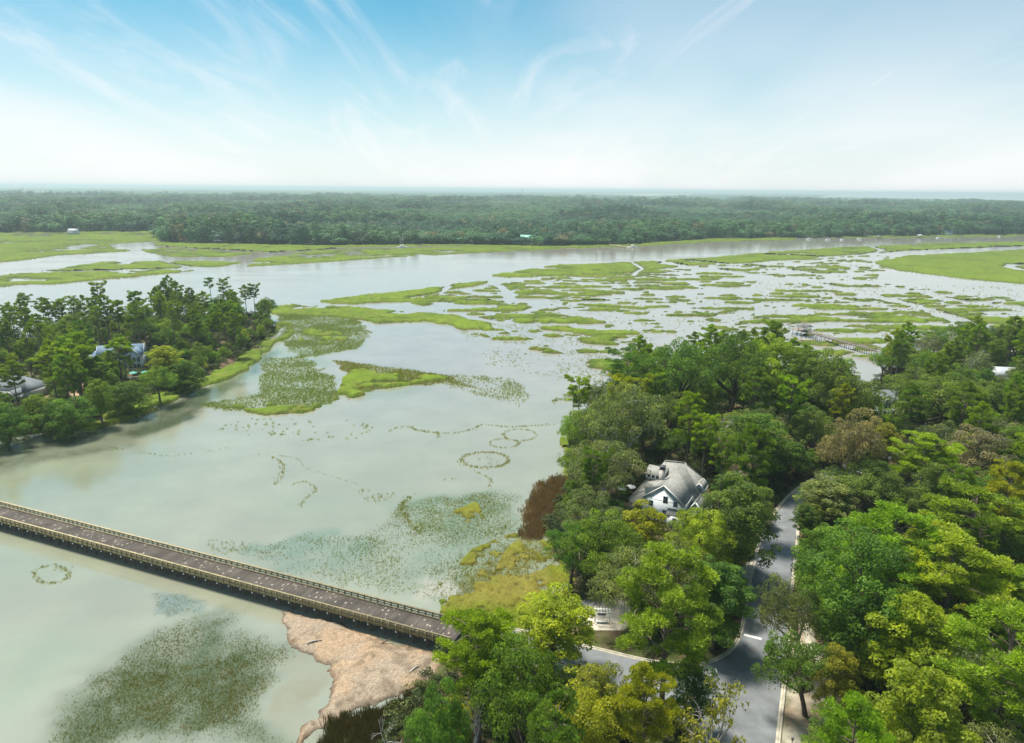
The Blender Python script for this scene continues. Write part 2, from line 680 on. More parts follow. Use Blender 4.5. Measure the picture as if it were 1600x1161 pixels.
# road surface outline
ROAD_PX = [(1122, 1330), (1108, 1161), (1060, 1118), (985, 1092), (900, 1062), (820, 1032), (740, 1012), (698, 1004), (699, 968), (760, 978), (840, 993), (940, 1018),
           (1020, 1036), (1085, 1041), (1112, 1036), (1140, 1022), (1157, 1000), (1165, 972), (1171, 930), (1181, 880), (1192, 843), (1212, 803),
           (1238, 772), (1272, 749), (1330, 724), (1400, 704), (1412, 712), (1345, 738), (1292, 757), (1262, 782), (1247, 812), (1243, 845),
           (1238, 890), (1232, 940), (1228, 1000), (1220, 1080), (1211, 1161), (1196, 1330)]
ROADZ = 1.56
ROAD = WP(ROAD_PX, ROADZ)
WALK_PX = [(1262, 1230), (1290, 1130), (1303, 1088), (1296, 1050), (1272, 1018), (1262, 980), (1262, 940)]
WALKL = smooth_line(WP(WALK_PX, ROADZ), 4)
HOUSE_C = W2(1048, 812, 1.5)

# ------------------------------------------------------------------ marsh cover: regions (outline, coverage, patch size m, stretch)
Z = 1.0
REG = [
    # outer levee along the river, and the big marsh inside it
    ([(497, 471), (560, 463), (640, 455), (700, 446), (762, 440), (748, 447), (690, 455), (640, 470), (560, 476)], 1.3, 20, 1),
    ([(768, 431), (860, 416), (1000, 409), (1100, 404), (1172, 397), (1300, 388), (1450, 381), (1640, 377), (1640, 384), (1450, 390), (1300, 400), (1180, 410),
      (1080, 414), (990, 425), (900, 430), (800, 434)], 0.98, 22, 1.3),
    ([(418, 481), (470, 476), (560, 480), (640, 488), (700, 490), (780, 505), (770, 515), (660, 502), (590, 505), (520, 496), (440, 490)], 0.86, 16, 1.5),
    ([(600, 470), (760, 447), (900, 430), (1060, 420), (1160, 430), (1190, 445), (1080, 452), (980, 456), (900, 470), (850, 490), (700, 482)], 0.42, 8, 3.0),
    ([(690, 485), (780, 480), (880, 492), (990, 512), (1040, 545), (1040, 580), (940, 585), (850, 560), (790, 535), (700, 505)], 0.44, 10, 2.4),
    ([(850, 460), (1000, 457), (1180, 462), (1180, 520), (1000, 520), (880, 500)], 0.17, 7, 3.0),
    ([(1060, 412), (1180, 402), (1300, 398), (1390, 400), (1370, 440), (1500, 460), (1640, 470), (1640, 565), (1400, 560), (1200, 545), (1150, 520), (1180, 460), (1240, 440)], 0.32, 8, 3.0),
    ([(1180, 470), (1400, 450), (1640, 490), (1640, 540), (1400, 520), (1250, 515), (1180, 500)], 0.33, 8, 3.2),
    ([(1200, 520), (1290, 515), (1300, 540), (1200, 560), (1060, 560), (1060, 540)], 0.32, 8, 3.0),
    ([(1362, 410), (1420, 400), (1520, 395), (1640, 388), (1640, 447), (1560, 440), (1480, 432), (1400, 422)], 1.3, 20, 1),
    # left marsh across the river
    ([(-400, 362), (0, 363), (240, 361), (250, 376), (160, 382), (200, 392), (100, 398), (0, 410), (-400, 425)], 0.84, 30, 1.8),
    ([(215, 390), (410, 385), (420, 393), (330, 404), (260, 400)], 0.72, 26, 1.7),
    ([(90, 420), (160, 410), (250, 408), (380, 410), (295, 424), (230, 430), (100, 442), (0, 449), (-200, 452), (-200, 440), (0, 432)], 0.92, 26, 1.8),
    ([(250, 384), (500, 387), (560, 390), (760, 385), (860, 388), (940, 387), (800, 392), (640, 400), (500, 410), (390, 416), (400, 405), (480, 398)], 0.93, 28, 1.5),
    ([(242, 379), (400, 382), (500, 384), (700, 382), (860, 385), (1000, 381), (1120, 373), (1240, 372), (1240, 375), (1120, 378), (1000, 384), (860, 388.5),
      (700, 384), (500, 387), (400, 386), (242, 384)], 1.1, 20, 1),
    ([(1300, 370), (1450, 367), (1640, 366), (1640, 369.5), (1450, 371), (1300, 373)], 0.75, 18, 1),
    # the fringe round the wooded island
    ([(120, 668), (165, 649), (235, 621), (300, 597), (360, 571), (405, 543), (426, 505), (448, 505), (450, 520), (424, 550), (378, 578), (318, 606), (240, 638), (190, 660), (140, 675)], 0.92, 6, 1),
    # the bay: dense centre patch
    ([(530, 625), (545, 588), (560, 578), (640, 582), (700, 590), (640, 600), (590, 612), (545, 628)], 0.80, 7, 1.6),
    ([(350, 640), (420, 632), (480, 634), (535, 625), (480, 642), (420, 646)], 0.85, 6, 1.6),
    ([(465, 515), (520, 508), (545, 530), (500, 545), (470, 540)], 0.42, 6, 1.5),
    # low meadow by the bridge end
    ([(806, 843), (880, 848), (900, 905), (905, 965), (860, 1000), (780, 1000), (728, 975), (745, 940), (775, 905), (790, 870)], 0.84, 5, 1),
    ([(700, 800), (740, 785), (752, 808), (715, 818)], 0.6, 3.5, 1.5),
    
    ([(680, 915), (740, 860), (800, 830), (850, 850), (790, 915), (750, 965), (690, 960)], 0.47, 4.0, 1.3),
    ([(905, 690), (930, 640), (905, 655), (880, 690), (878, 740), (850, 800), (890, 770)], 0.9, 6, 1),
]
# creeks cut through the cover: (line, width m)
CREEK = [
    ([(590, 482), (650, 486), (720, 492), (790, 508), (840, 528), (880, 545), (905, 558), (880, 572), (840, 580)], 9),
    ([(770, 440), (790, 455), (800, 470)], 8),
    ([(1040, 412), (1090, 418), (1160, 428), (1230, 436), (1320, 452), (1420, 476), (1520, 505), (1640, 535)], 15),
    ([(1080, 408), (1200, 418), (1300, 432), (1400, 450), (1500, 470), (1640, 490)], 12),
    ([(990, 411), (1003, 420), (990, 430)], 5),
    ([(1360, 385), (1382, 392), (1350, 398)], 8),
    ([(1200, 398), (1300, 402), (1420, 392), (1600, 385)], 8),
    ([(1640, 415), (1585, 413), (1578, 417), (1600, 422), (1640, 424)], 12),
    ([(242, 386), (330, 390), (420, 396), (520, 390), (620, 388)], 14),
    ([(-200, 434), (0, 428), (120, 424), (250, 421), (330, 422)], 12),
    ([(446, 509), (438, 522), (425, 530)], 2.5),
    ([(265, 412), (300, 418), (285, 424)], 5),
    ([(700, 447), (690, 458), (640, 466)], 4),
]


def warp(px, py, amt, sc, seed):
    x, y = W(px, py)
    a = fbm(x / sc, y / sc, 4, seed) - 0.5
    b = fbm(x / sc + 31.7, y / sc - 12.1, 4, seed + 9) - 0.5
    qx, qy = P(x + a * amt, y + b * amt)
    return x, y, qx, qy


def marsh_cover(px, py):
    """0 = open water .. 1 = closed grass; also the colour key"""
    x, y, qx, qy = warp(px, py, 14.0, 22.0, 3)
    # nearer the camera the outlines wander less
    near = sstep(260, 120, y)
    qx = qx * (1 - near * 0.65) + px * near * 0.65
    qy = qy * (1 - near * 0.65) + py * near * 0.65
    m = np.zeros(px.shape)
    for poly, cov, sc, st in REG:
        xs = [p[0] for p in poly]
        ys = [p[1] for p in poly]
        bb = (qx > min(xs)) & (qx < max(xs)) & (qy > min(ys)) & (qy < max(ys))
        if not bb.any():
            continue
        i = np.nonzero(bb)
        ins = inpoly(qx[i], qy[i], poly)
        if cov < 1.2:
            u, v = x[i] / (sc * st), y[i] / sc
            f = fbm(u, v, 5, 41, 0.55)
            rd = 1 - np.abs(2 * fbm(u * 0.8 + 5, v * 0.8, 4, 77) - 1) * 3.2
            n = np.clip((f - 0.5) * 2.1 + 0.5, -0.2, 1.2)
            n = n + 0.30 * np.clip(rd, 0, 1) * (cov > 0.3)
            val = (cov + 0.09 - n) * 5.0
        else:
            val = np.full(len(i[0]), 1.5)
        m[i] = np.maximum(m[i], np.where(ins, np.clip(val, -1, 1.5), 0))
    for line, wd in CREEK:
        pl = WP(line)
        xs = [p[0] for p in pl]
        ys = [p[1] for p in pl]
        bb = (x > min(xs) - 60) & (x < max(xs) + 60) & (y > min(ys) - 60) & (y < max(ys) + 60)
        if not bb.any():
            continue
        i = np.nonzero(bb)
        w_ = wd * (0.55 + 0.9 * vnoise(x[i] / 30, y[i] / 30, 5))
        d = linedist(x[i] + (fbm(x[i] / 18, y[i] / 18, 3, 8) - .5) * wd, y[i] + (fbm(x[i] / 18, y[i] / 18, 3, 6) - .5) * wd, pl)
        m[i] = np.minimum(m[i], (d - w_ * 0.5) / 4.0)
    return x, y, m


def row_axis(y0, y1, step):
    return np.arange(y0, y1, step)


def marsh_sheet(name, px0, px1, sx, py0, py1, sy, h, label=None):
    gx, gy = np.meshgrid(np.arange(px0, px1, sx), np.arange(py0, py1, sy))
    x, y, m = marsh_cover(gx, gy)
    blade = fbm(x / 1.6, y / 1.6, 3, 21)
    tall = 0.65 + 0.6 * fbm(x / 14, y / 14, 3, 33)
    zz = np.where(m > 0, h * tall * np.clip(m * 1.1, 0, 1) ** 0.8 * (0.62 + 0.75 * blade), -0.25 + m * 0.4)
    keep = m > -0.25
    # living grass colours: deep green along the wet edges, yellow green inside
    k = fbm(x / 26, y / 26, 4, 55)[..., None]
    k2 = fbm(x / 5, y / 5, 3, 58)[..., None]
    inner = np.clip(m, 0, 1.2)[..., None]
    a = np.array((0.052, 0.082, 0.013))
    b = np.array((0.125, 0.185, 0.016))
    c_ = np.array((0.165, 0.165, 0.035))
    col = a + (b - a) * np.clip(inner * 0.75 + (k - 0.5) * 1.1, 0, 1)
    col = col + (c_ - col) * sstep(0.55, 0.75, k2) * 0.45
    near = inpoly(gx, gy, [(700, 780), (930, 780), (930, 1020), (690, 1020)])[..., None]
    col = np.where(near, col * np.array((0.92, 0.80, 0.55)) + (np.array((0.23, 0.20, 0.06)) - col) * sstep(0.5, 0.75, k) * 0.5, col)
    mud = sstep(0.25, 0.0, m)[..., None] * sstep(0.4, 0.6, fbm(x / 12, y / 12, 3, 66))[..., None]
    col = col + (np.array((0.085, 0.070, 0.040)) - col) * mud * 0.8
    col = col * (0.78 + 0.44 * fbm(x / 3.0, y / 6.0, 3, 88))[..., None]
    far = sstep(500, 1200, y)[..., None]
    col = col * (1 - 0.12 * far)
    o = grid_mesh(name, x, y, zz, keep, M['marsh'], col)
    return o


M['marsh'] = attr_mat('marsh_grass', 'col', 0.85, 0.5, 0.22, 0.9, 1.3, 0.5, spec=0.1)
M['ground'] = attr_mat('forest_floor', 'col', 0.95, 0.8, 0.3, 0.5, 3.0, 0.1, spec=0.1)
M['canopy'] = attr_mat('far_canopy', 'col', 0.9, 0.006, 0.45, 1.0, 0.03, 12.0, spec=0.05)


def water_material():
    m_, nt, b = mat('tidal_water')
    N, L = nt.nodes.new, nt.links.new
    at = N('ShaderNodeAttribute')
    at.attribute_name = 'col'
    geo = N('ShaderNodeNewGeometry')
    n = N('ShaderNodeTexNoise')
    n.inputs['Scale'].default_value = 0.07
    n.inputs['Detail'].default_value = 7
    n.inputs['Roughness'].default_value = 0.6
    L(geo.outputs['Position'], n.inputs['Vector'])
    mr = N('ShaderNodeMapRange')
    mr.inputs['From Min'].default_value = 0.3
    mr.inputs['From Max'].default_value = 0.7
    mr.inputs['To Min'].default_value = 0.92
    mr.inputs['To Max'].default_value = 1.08
    L(n.outputs['Fac'], mr.inputs['Value'])
    v = N('ShaderNodeVectorMath')
    v.operation = 'SCALE'
    L(at.outputs['Color'], v.inputs[0])
    L(mr.outputs[0], v.inputs['Scale'])
    L(v.outputs[0], b.inputs['Base Color'])
    b.inputs['IOR'].default_value = 2.3
    b.inputs['Specular IOR Level'].default_value = 0.5
    b.inputs['Roughness'].default_value = 0.07
    # ripples, in wind lanes
    mp = N('ShaderNodeMapping')
    mp.inputs['Scale'].default_value = (0.7, 1.6, 1)
    mp.inputs['Rotation'].default_value = (0, 0, R(-15))
    L(geo.outputs['Position'], mp.inputs['Vector'])
    n2 = N('ShaderNodeTexNoise')
    n2.inputs['Scale'].default_value = 2.0
    n2.inputs['Detail'].default_value = 5
    n2.inputs['Roughness'].default_value = 0.6
    L(mp.outputs[0], n2.inputs['Vector'])
    n3 = N('ShaderNodeTexNoise')
    n3.inputs['Scale'].default_value = 0.02
    n3.inputs['Detail'].default_value = 4
    L(mp.outputs[0], n3.inputs['Vector'])
    mr3 = N('ShaderNodeMapRange')
    mr3.inputs['From Min'].default_value = 0.38
    mr3.inputs['From Max'].default_value = 0.62
    mr3.inputs['To Min'].default_value = 0.16
    mr3.inputs['To Max'].default_value = 0.55
    L(n3.outputs['Fac'], mr3.inputs['Value'])
    bp = N('ShaderNodeBump')
    bp.inputs['Distance'].default_value = 0.06
    L(mr3.outputs[0], bp.inputs['Strength'])
    L(n2.outputs['Fac'], bp.inputs['Height'])
    L(bp.outputs['Normal'], b.inputs['Normal'])
    return m_


M['water'] = water_material()

# painted tree reflection by the island, then beds of drowned plants and silt that tint the shallows: (outline, colour, opacity, edge m, speckle m)
SHOAL_AND_REFLECTION = [
    ([(-300, 720), (0, 700), (110, 680), (190, 655), (300, 612), (360, 585), (415, 548), (440, 545), (410, 580), (340, 625), (290, 660), (210, 695), (120, 715), (0, 745), (-300, 780)], (0.055, 0.068, 0.040), 0.92, 5, 22),  # dark reflection of the island trees, painted into the water colour
    ([(20, 1180), (90, 1105), (140, 1050), (205, 1000), (235, 985), (300, 962), (385, 955), (420, 985), (470, 1022), (425, 1070), (412, 1105), (450, 1180)], (0.066, 0.082, 0.018), 0.95, 7.0, 12),
    ([(218, 930), (250, 922), (312, 948), (300, 968), (245, 975), (222, 950)], (0.12, 0.16, 0.13), 0.65, 1.5, 3),
    ([(420, 1100), (440, 1040), (490, 1010), (520, 1060), (505, 1120), (470, 1161), (430, 1150)], (0.225, 0.21, 0.135), 0.85, 1.5, 8),
    ([(600, 790), (700, 760), (810, 765), (830, 840), (800, 900), (720, 960), (620, 930), (480, 905), (520, 850), (590, 830)], (0.16, 0.20, 0.13), 0.55, 6, 9),
    ([(340, 862), (430, 842), (520, 822), (600, 850), (560, 880), (480, 905), (420, 890)], (0.13, 0.19, 0.13), 0.55, 4, 8),
    ([(555, 800), (640, 795), (650, 835), (620, 860), (560, 830)], (0.22, 0.235, 0.165), 0.6, 3, 9),
    ([(640, 780), (760, 765), (815, 775), (815, 835), (700, 850), (650, 830)], (0.13, 0.17, 0.08), 0.6, 3, 6),
    ([(720, 860), (850, 830), (880, 900), (760, 960), (700, 950)], (0.15, 0.16, 0.05), 0.75, 3, 6),
    ([(655, 905), (700, 895), (740, 930), (690, 960), (640, 940)], (0.40, 0.36, 0.30), 0.5, 2, 5),
    ([(400, 490), (560, 495), (580, 540), (520, 560), (540, 640), (350, 645), (300, 632)], (0.17, 0.22, 0.11), 0.45, 6, 12),
    ([(530, 560), (700, 585), (720, 600), (560, 630)], (0.14, 0.19, 0.06), 0.5, 6, 12),
    ([(-50, 985), (120, 960), (180, 1000), (90, 1100), (-50, 1180)], (0.20, 0.275, 0.185), 0.35, 8, 14),
    ([(-50, 850), (200, 870), (430, 950), (380, 965), (200, 920), (-50, 900)], (0.21, 0.26, 0.18), 0.3, 6, 14),
]


def water_colour(px, py, x, y):
    base = np.array((0.240, 0.262, 0.190)) * np.ones(px.shape + (1,))
    k = fbm(x / 40, y / 40, 4, 101)[..., None]
    base = base * (0.80 + 0.34 * k)
    lane = fbm(x / 90 + y / 300, y / 16 - x / 60, 4, 131)[..., None]
    base = base * (0.88 + 0.24 * lane)
    warm = sstep(0.42, 0.66, fbm(x / 65 + 9, y / 65, 3, 111))[..., None]
    base = base + (np.array((0.262, 0.262, 0.200)) - base) * warm * 0.6
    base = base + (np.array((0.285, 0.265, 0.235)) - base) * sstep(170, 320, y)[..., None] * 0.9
    x2 = x + (fbm(x / 7, y / 7, 4, 61) - .5) * 9
    y2 = y + (fbm(x / 7, y / 7, 4, 71) - .5) * 9
    for poly, c, op, edge, sp in SHOAL_AND_REFLECTION:
        pw = WP(poly)
        xs = [p[0] for p in pw]
        ys = [p[1] for p in pw]
        bb = (x > min(xs) - 12) & (x < max(xs) + 12) & (y > min(ys) - 12) & (y < max(ys) + 12)
        if not bb.any():
            continue
        i = np.nonzero(bb)
        ins = inpoly(x2[i], y2[i], pw)
        d = linedist(x2[i], y2[i], pw, True)
        sd = np.where(ins, d, -d)
        f = sstep(-edge * 0.4, edge, sd) * op * (0.45 + 0.75 * sstep(0.3, 0.62, fbm(x[i] / sp, y[i] / sp, 5, 91, 0.6)))
        f = np.clip(f, 0, 0.96)[..., None]
        base[i] = base[i] + (np.array(c) - base[i]) * f
    return base


def build_water():
    rows = np.concatenate([np.linspace(-90, 50, 15), W(np.full(1, 800.0), np.full(1, 1500.0))[1]])
    gpy = np.concatenate([np.arange(1480, 760, -3.0), np.arange(760, 420, -4.0), np.arange(420, 300, -6.0)])
    ys = W(np.full(gpy.shape, 800.0), gpy)[1]
    ys = np.concatenate([[-120.0, -60.0, 0.0, 30.0], ys, [20000.0, 40000.0, 100000.0]])
    ys = np.unique(ys)
    s = np.linspace(-1.25, 1.25, 520)
    Y = np.repeat(ys[:, None], len(s), 1)
    X = s[None, :] * (np.maximum(Y, 0) + 60)
    px, py = P(X, np.maximum(Y, 20))
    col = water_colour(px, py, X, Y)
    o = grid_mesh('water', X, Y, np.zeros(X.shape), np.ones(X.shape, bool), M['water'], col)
    o['kind'] = 'structure'


build_water()

marsh_far = marsh_sheet('marsh_grass', -160, 1760, 1.7, 362, 470, 0.8, 1.25)
tag(marsh_far, 'bright green tidal marsh beds on both sides of the river', kind='stuff')
marsh_mid = marsh_sheet('marsh_grass', -60, 1760, 2.0, 469.4, 700, 1.1, 1.25)
tag(marsh_mid, 'green marsh grass islands and creek edges across the flooded bay', kind='stuff')
marsh_near = marsh_sheet('marsh_grass', 560, 960, 1.6, 699, 1020, 1.4, 0.45)
tag(marsh_near, 'yellow green meadow of low marsh grass beside the end of the bridge', kind='stuff')


# ------------------------------------------------------------------ dry land
def land(name, poly, x0, x1, y0, y1, st, floor, top=1.5, rough=0.35):
    X, Y = np.meshgrid(np.arange(x0, x1, st), np.arange(y0, y1, st))
    wob = 3.0
    xx = X + (fbm(X / 9, Y / 9, 3, 5) - .5) * wob
    yy = Y + (fbm(X / 9, Y / 9, 3, 6) - .5) * wob
    ins = inpoly(xx, yy, poly)
    d = linedist(xx, yy, poly, True)
    sd = np.where(ins, d, -d)
    z = -0.5 + (top + 0.5) * sstep(-1.2, 5, sd)
    flat = np.ones(X.shape)
    if name == 'ground' and poly is PEN:
        rd = np.where(inpoly(X, Y, ROAD), 0, linedist(X, Y, ROAD, True))
        flat = sstep(5, 12, rd)
        flat = flat * sstep(14, 20, np.hypot(X - HOUSE_C[0], Y - HOUSE_C[1]))
    z = z + (fbm(X / 7, Y / 7, 4, 12) - .5) * rough * flat * sstep(3, 9, sd)
    col = floor(X, Y, sd)
    o = grid_mesh(name, X, Y, z, sd > -4, M['ground'], col)
    o['kind'] = 'structure'
    return o


def floor_pen(X, Y, sd):
    k = fbm(X / 5, Y / 5, 5, 3)[..., None]
    k2 = fbm(X / 2, Y / 2, 4, 4)[..., None]
    c = np.array((0.105, 0.075, 0.048)) * (0.6 + 0.8 * k)
    c = c + (np.array((0.055, 0.085, 0.02)) - c) * sstep(0.45, 0.6, k2) * 0.8
    # mulch and pale leaf litter in the verge between kerb and path, bare sandy pull-off by the kiosk
    verge = inpoly(X, Y, WP([(1226, 1330), (1222, 1161), (1230, 1060), (1238, 960), (1262, 940), (1275, 1010), (1325, 1090), (1320, 1161), (1320, 1330)], 1.5))[..., None]
    v = np.array((0.28, 0.215, 0.155)) + (np.array((0.40, 0.37, 0.30)) - np.array((0.28, 0.215, 0.155))) * sstep(0.4, 0.62, k2)
    c = np.where(verge, v, c)
    grs = inpoly(X, Y, WP([(1240, 930), (1246, 850), (1258, 850), (1262, 930)], 1.5))[..., None]
    c = np.where(grs, np.array((0.12, 0.16, 0.03)) * (0.7 + 0.6 * k), c)
    shore = np.clip(1 - sd / 4.0, 0, 1)[..., None]
    c = c + (np.array((0.12, 0.105, 0.05)) - c) * shore * 0.6
    return c


def floor_isl(X, Y, sd):
    k = fbm(X / 6, Y / 6, 5, 3)[..., None]
    k2 = fbm(X / 2.5, Y / 2.5, 4, 4)[..., None]
    c = np.array((0.13, 0.09, 0.06)) * (0.6 + 0.8 * k)
    c = c + (np.array((0.09, 0.12, 0.03)) - c) * sstep(0.42, 0.6, k2) * 0.8
    sand = inpoly(X, Y, WP([(75, 612), (125, 600), (138, 615), (110, 630), (75, 630)], 1.5))[..., None]
    return np.where(sand, np.array((0.36, 0.26, 0.19)) * (0.8 + 0.4 * k), c)


land('ground', PEN, -40, 520, -60, 430, 2.2, floor_pen)
ISX = [p[0] for p in ISL]
ISY = [p[1] for p in ISL]
land('ground', ISL, max(min(ISX), -520) - 6, max(ISX) + 8, min(ISY) - 8, max(ISY) + 8, 3.0, floor_isl)


def far_land():
    # far shore ground out to the horizon
    ys = np.concatenate([np.arange(860, 2200, 14.0), np.geomspace(2220, 70000, 90)])
    s = np.linspace(-1.15, 1.15, 460)
    Y = np.repeat(ys[:, None], len(s), 1)
    X = s[None, :] * Y
    sd = np.where(inpoly(X, Y, FAR), 1.0, -1.0) * np.minimum(linedist(X, Y, FAR[:len(FAR_PX)]), 200)
    px, py = P(X, Y)
    sound = inpoly(px, py, [(1265, 311), (1305, 303.8), (1380, 303.2), (1700, 305.6), (2600, 312), (2600, 325), (1700, 317.5), (1610, 316.5), (1500, 314), (1400, 312.5), (1330, 311.5)])
    sd = np.where(sound, -50, sd)
    z = -0.8 + 2.3 * sstep(-4, 10, sd)
    k = fbm(X / 60, Y / 60, 4, 9)[..., None]
    c = np.array((0.05, 0.06, 0.03)) * (0.7 + 0.6 * k)
    tan = (inpoly(px, py, [(890, 302.5), (1080, 303.5), (1080, 306.2), (1010, 308), (960, 305.8), (890, 304.6)]) | inpoly(px, py, [(-300, 303), (60, 304.5), (110, 306), (100, 308.5), (-300, 309)]))[..., None]
    c = np.where(tan, np.array((0.42, 0.37, 0.26)), c)
    g = grid_mesh('ground', X, Y, z, sd > -16, M['ground'], c)
    g['kind'] = 'structure'
    # roof of the woods, closed far out
    yy = np.concatenate([np.arange(3300, 9000, 60.0), np.geomspace(9050, 70000, 110)])
    s2 = np.linspace(-1.1, 1.1, 620)
    Y = np.repeat(yy[:, None], len(s2), 1)
    X = s2[None, :] * Y
    px, py = P(X, Y)
    sound = inpoly(px, py, [(1265, 311), (1305, 303.8), (1380, 303.2), (1700, 305.6), (2600, 312), (2600, 325), (1700, 317.5), (1610, 316.5), (1500, 314), (1400, 312.5), (1330, 311.5)])
    tan = inpoly(px, py, [(890, 302.5), (1080, 303.5), (1080, 306.2), (1010, 308), (960, 305.8), (890, 304.6)]) | inpoly(px, py, [(-300, 303), (60, 304.5), (110, 306), (100, 308.5), (-300, 309)])
    glade = fbm(X / 900, Y / 1400, 4, 19) > 0.70
    keep = ~(sound | tan | glade)
    zc = 13 + 7 * fbm(X / 55, Y / 80, 3, 29) + 8 * fbm(X / 700, Y / 700, 3, 39)
    k = fbm(X / 300, Y / 500, 5, 49)[..., None]
    c = np.array((0.035, 0.080, 0.045)) + (np.array((0.08, 0.140, 0.07)) - np.array((0.035, 0.080, 0.045))) * sstep(0.35, 0.65, k)
    o = grid_mesh('distant_woods', X, Y, zc, keep, M['canopy'], c)
    tag(o, 'unbroken roof of distant woods fading towards the horizon', kind='stuff')


far_land()

# ------------------------------------------------------------------ road, kerbs, paths
sheet('road', ROAD, ROADZ, M['asphalt'], kind='structure')


def kerb(pts_px, side, label=None):
    mb = MB()
    pts = smooth_line(WP(pts_px, ROADZ), 5)
    # pan, then the raised lip
    ribbon(mb, pts, 0.02 * side, 0.45 * side, ROADZ - 0.2, ROADZ + 0.03)
    ribbon(mb, pts, 0.452 * side, 0.75 * side, ROADZ - 0.2, ROADZ + 0.15)
    o = mb.obj('kerb', M['kerb'], kind='structure')
    return o


kerb([(760, 978), (840, 993), (940, 1018), (1020, 1036), (1085, 1041), (1112, 1036), (1140, 1022), (1157, 1000), (1165, 972), (1171, 930), (1181, 880), (1192, 843), (1212, 803), (1238, 772),
      (1272, 749), (1330, 724)], 1)
kerb([(1196, 1330), (1211, 1161), (1220, 1080), (1228, 1000), (1232, 940), (1238, 890), (1243, 845), (1247, 812), (1262, 782), (1292, 757), (1345, 738)], -1)
kerb([(1122, 1330), (1108, 1161), (1060, 1118), (985, 1092), (900, 1062), (820, 1032), (740, 1012)], 1)
mbw = MB()
ribbon(mbw, WALKL, -0.95, 0.95, ROADZ - 0.2, ROADZ + 0.05)
mbw.obj('path', M['walk'], kind='structure')
# driveway apron left of the road and the sandy pull-off by the information board
sheet('driveway', WP([(1176, 872), (1180, 886), (1173, 906), (1160, 904), (1150, 893), (1163, 884)], ROADZ), ROADZ + 0.02, M['kerb'], kind='structure')
sheet('pavement', WP([(893, 944), (930, 932), (985, 938), (1000, 965), (975, 985), (930, 985), (905, 968)], ROADZ), ROADZ + 0.015, M['sand_path'], 0.2, kind='structure')
# painted stop line and the dashes at the side road mouth
o = sheet('stop_line', WP([(1163, 990), (1190, 997), (1189.5, 1000), (1162, 993)], ROADZ), ROADZ + 0.006, M['paint'], kind='structure')
for a, b in (((1094, 1049), (1096, 1056)), ((1108, 1049), (1110, 1056)), ((1117, 1044), (1119, 1051))):
    sheet('painted_mark', WP([(a[0], a[1]), (a[0] + 2.2, a[1]), (b[0] + 2.2, b[1]), (b[0], b[1])], ROADZ), ROADZ + 0.006, M['paint'], kind='structure')


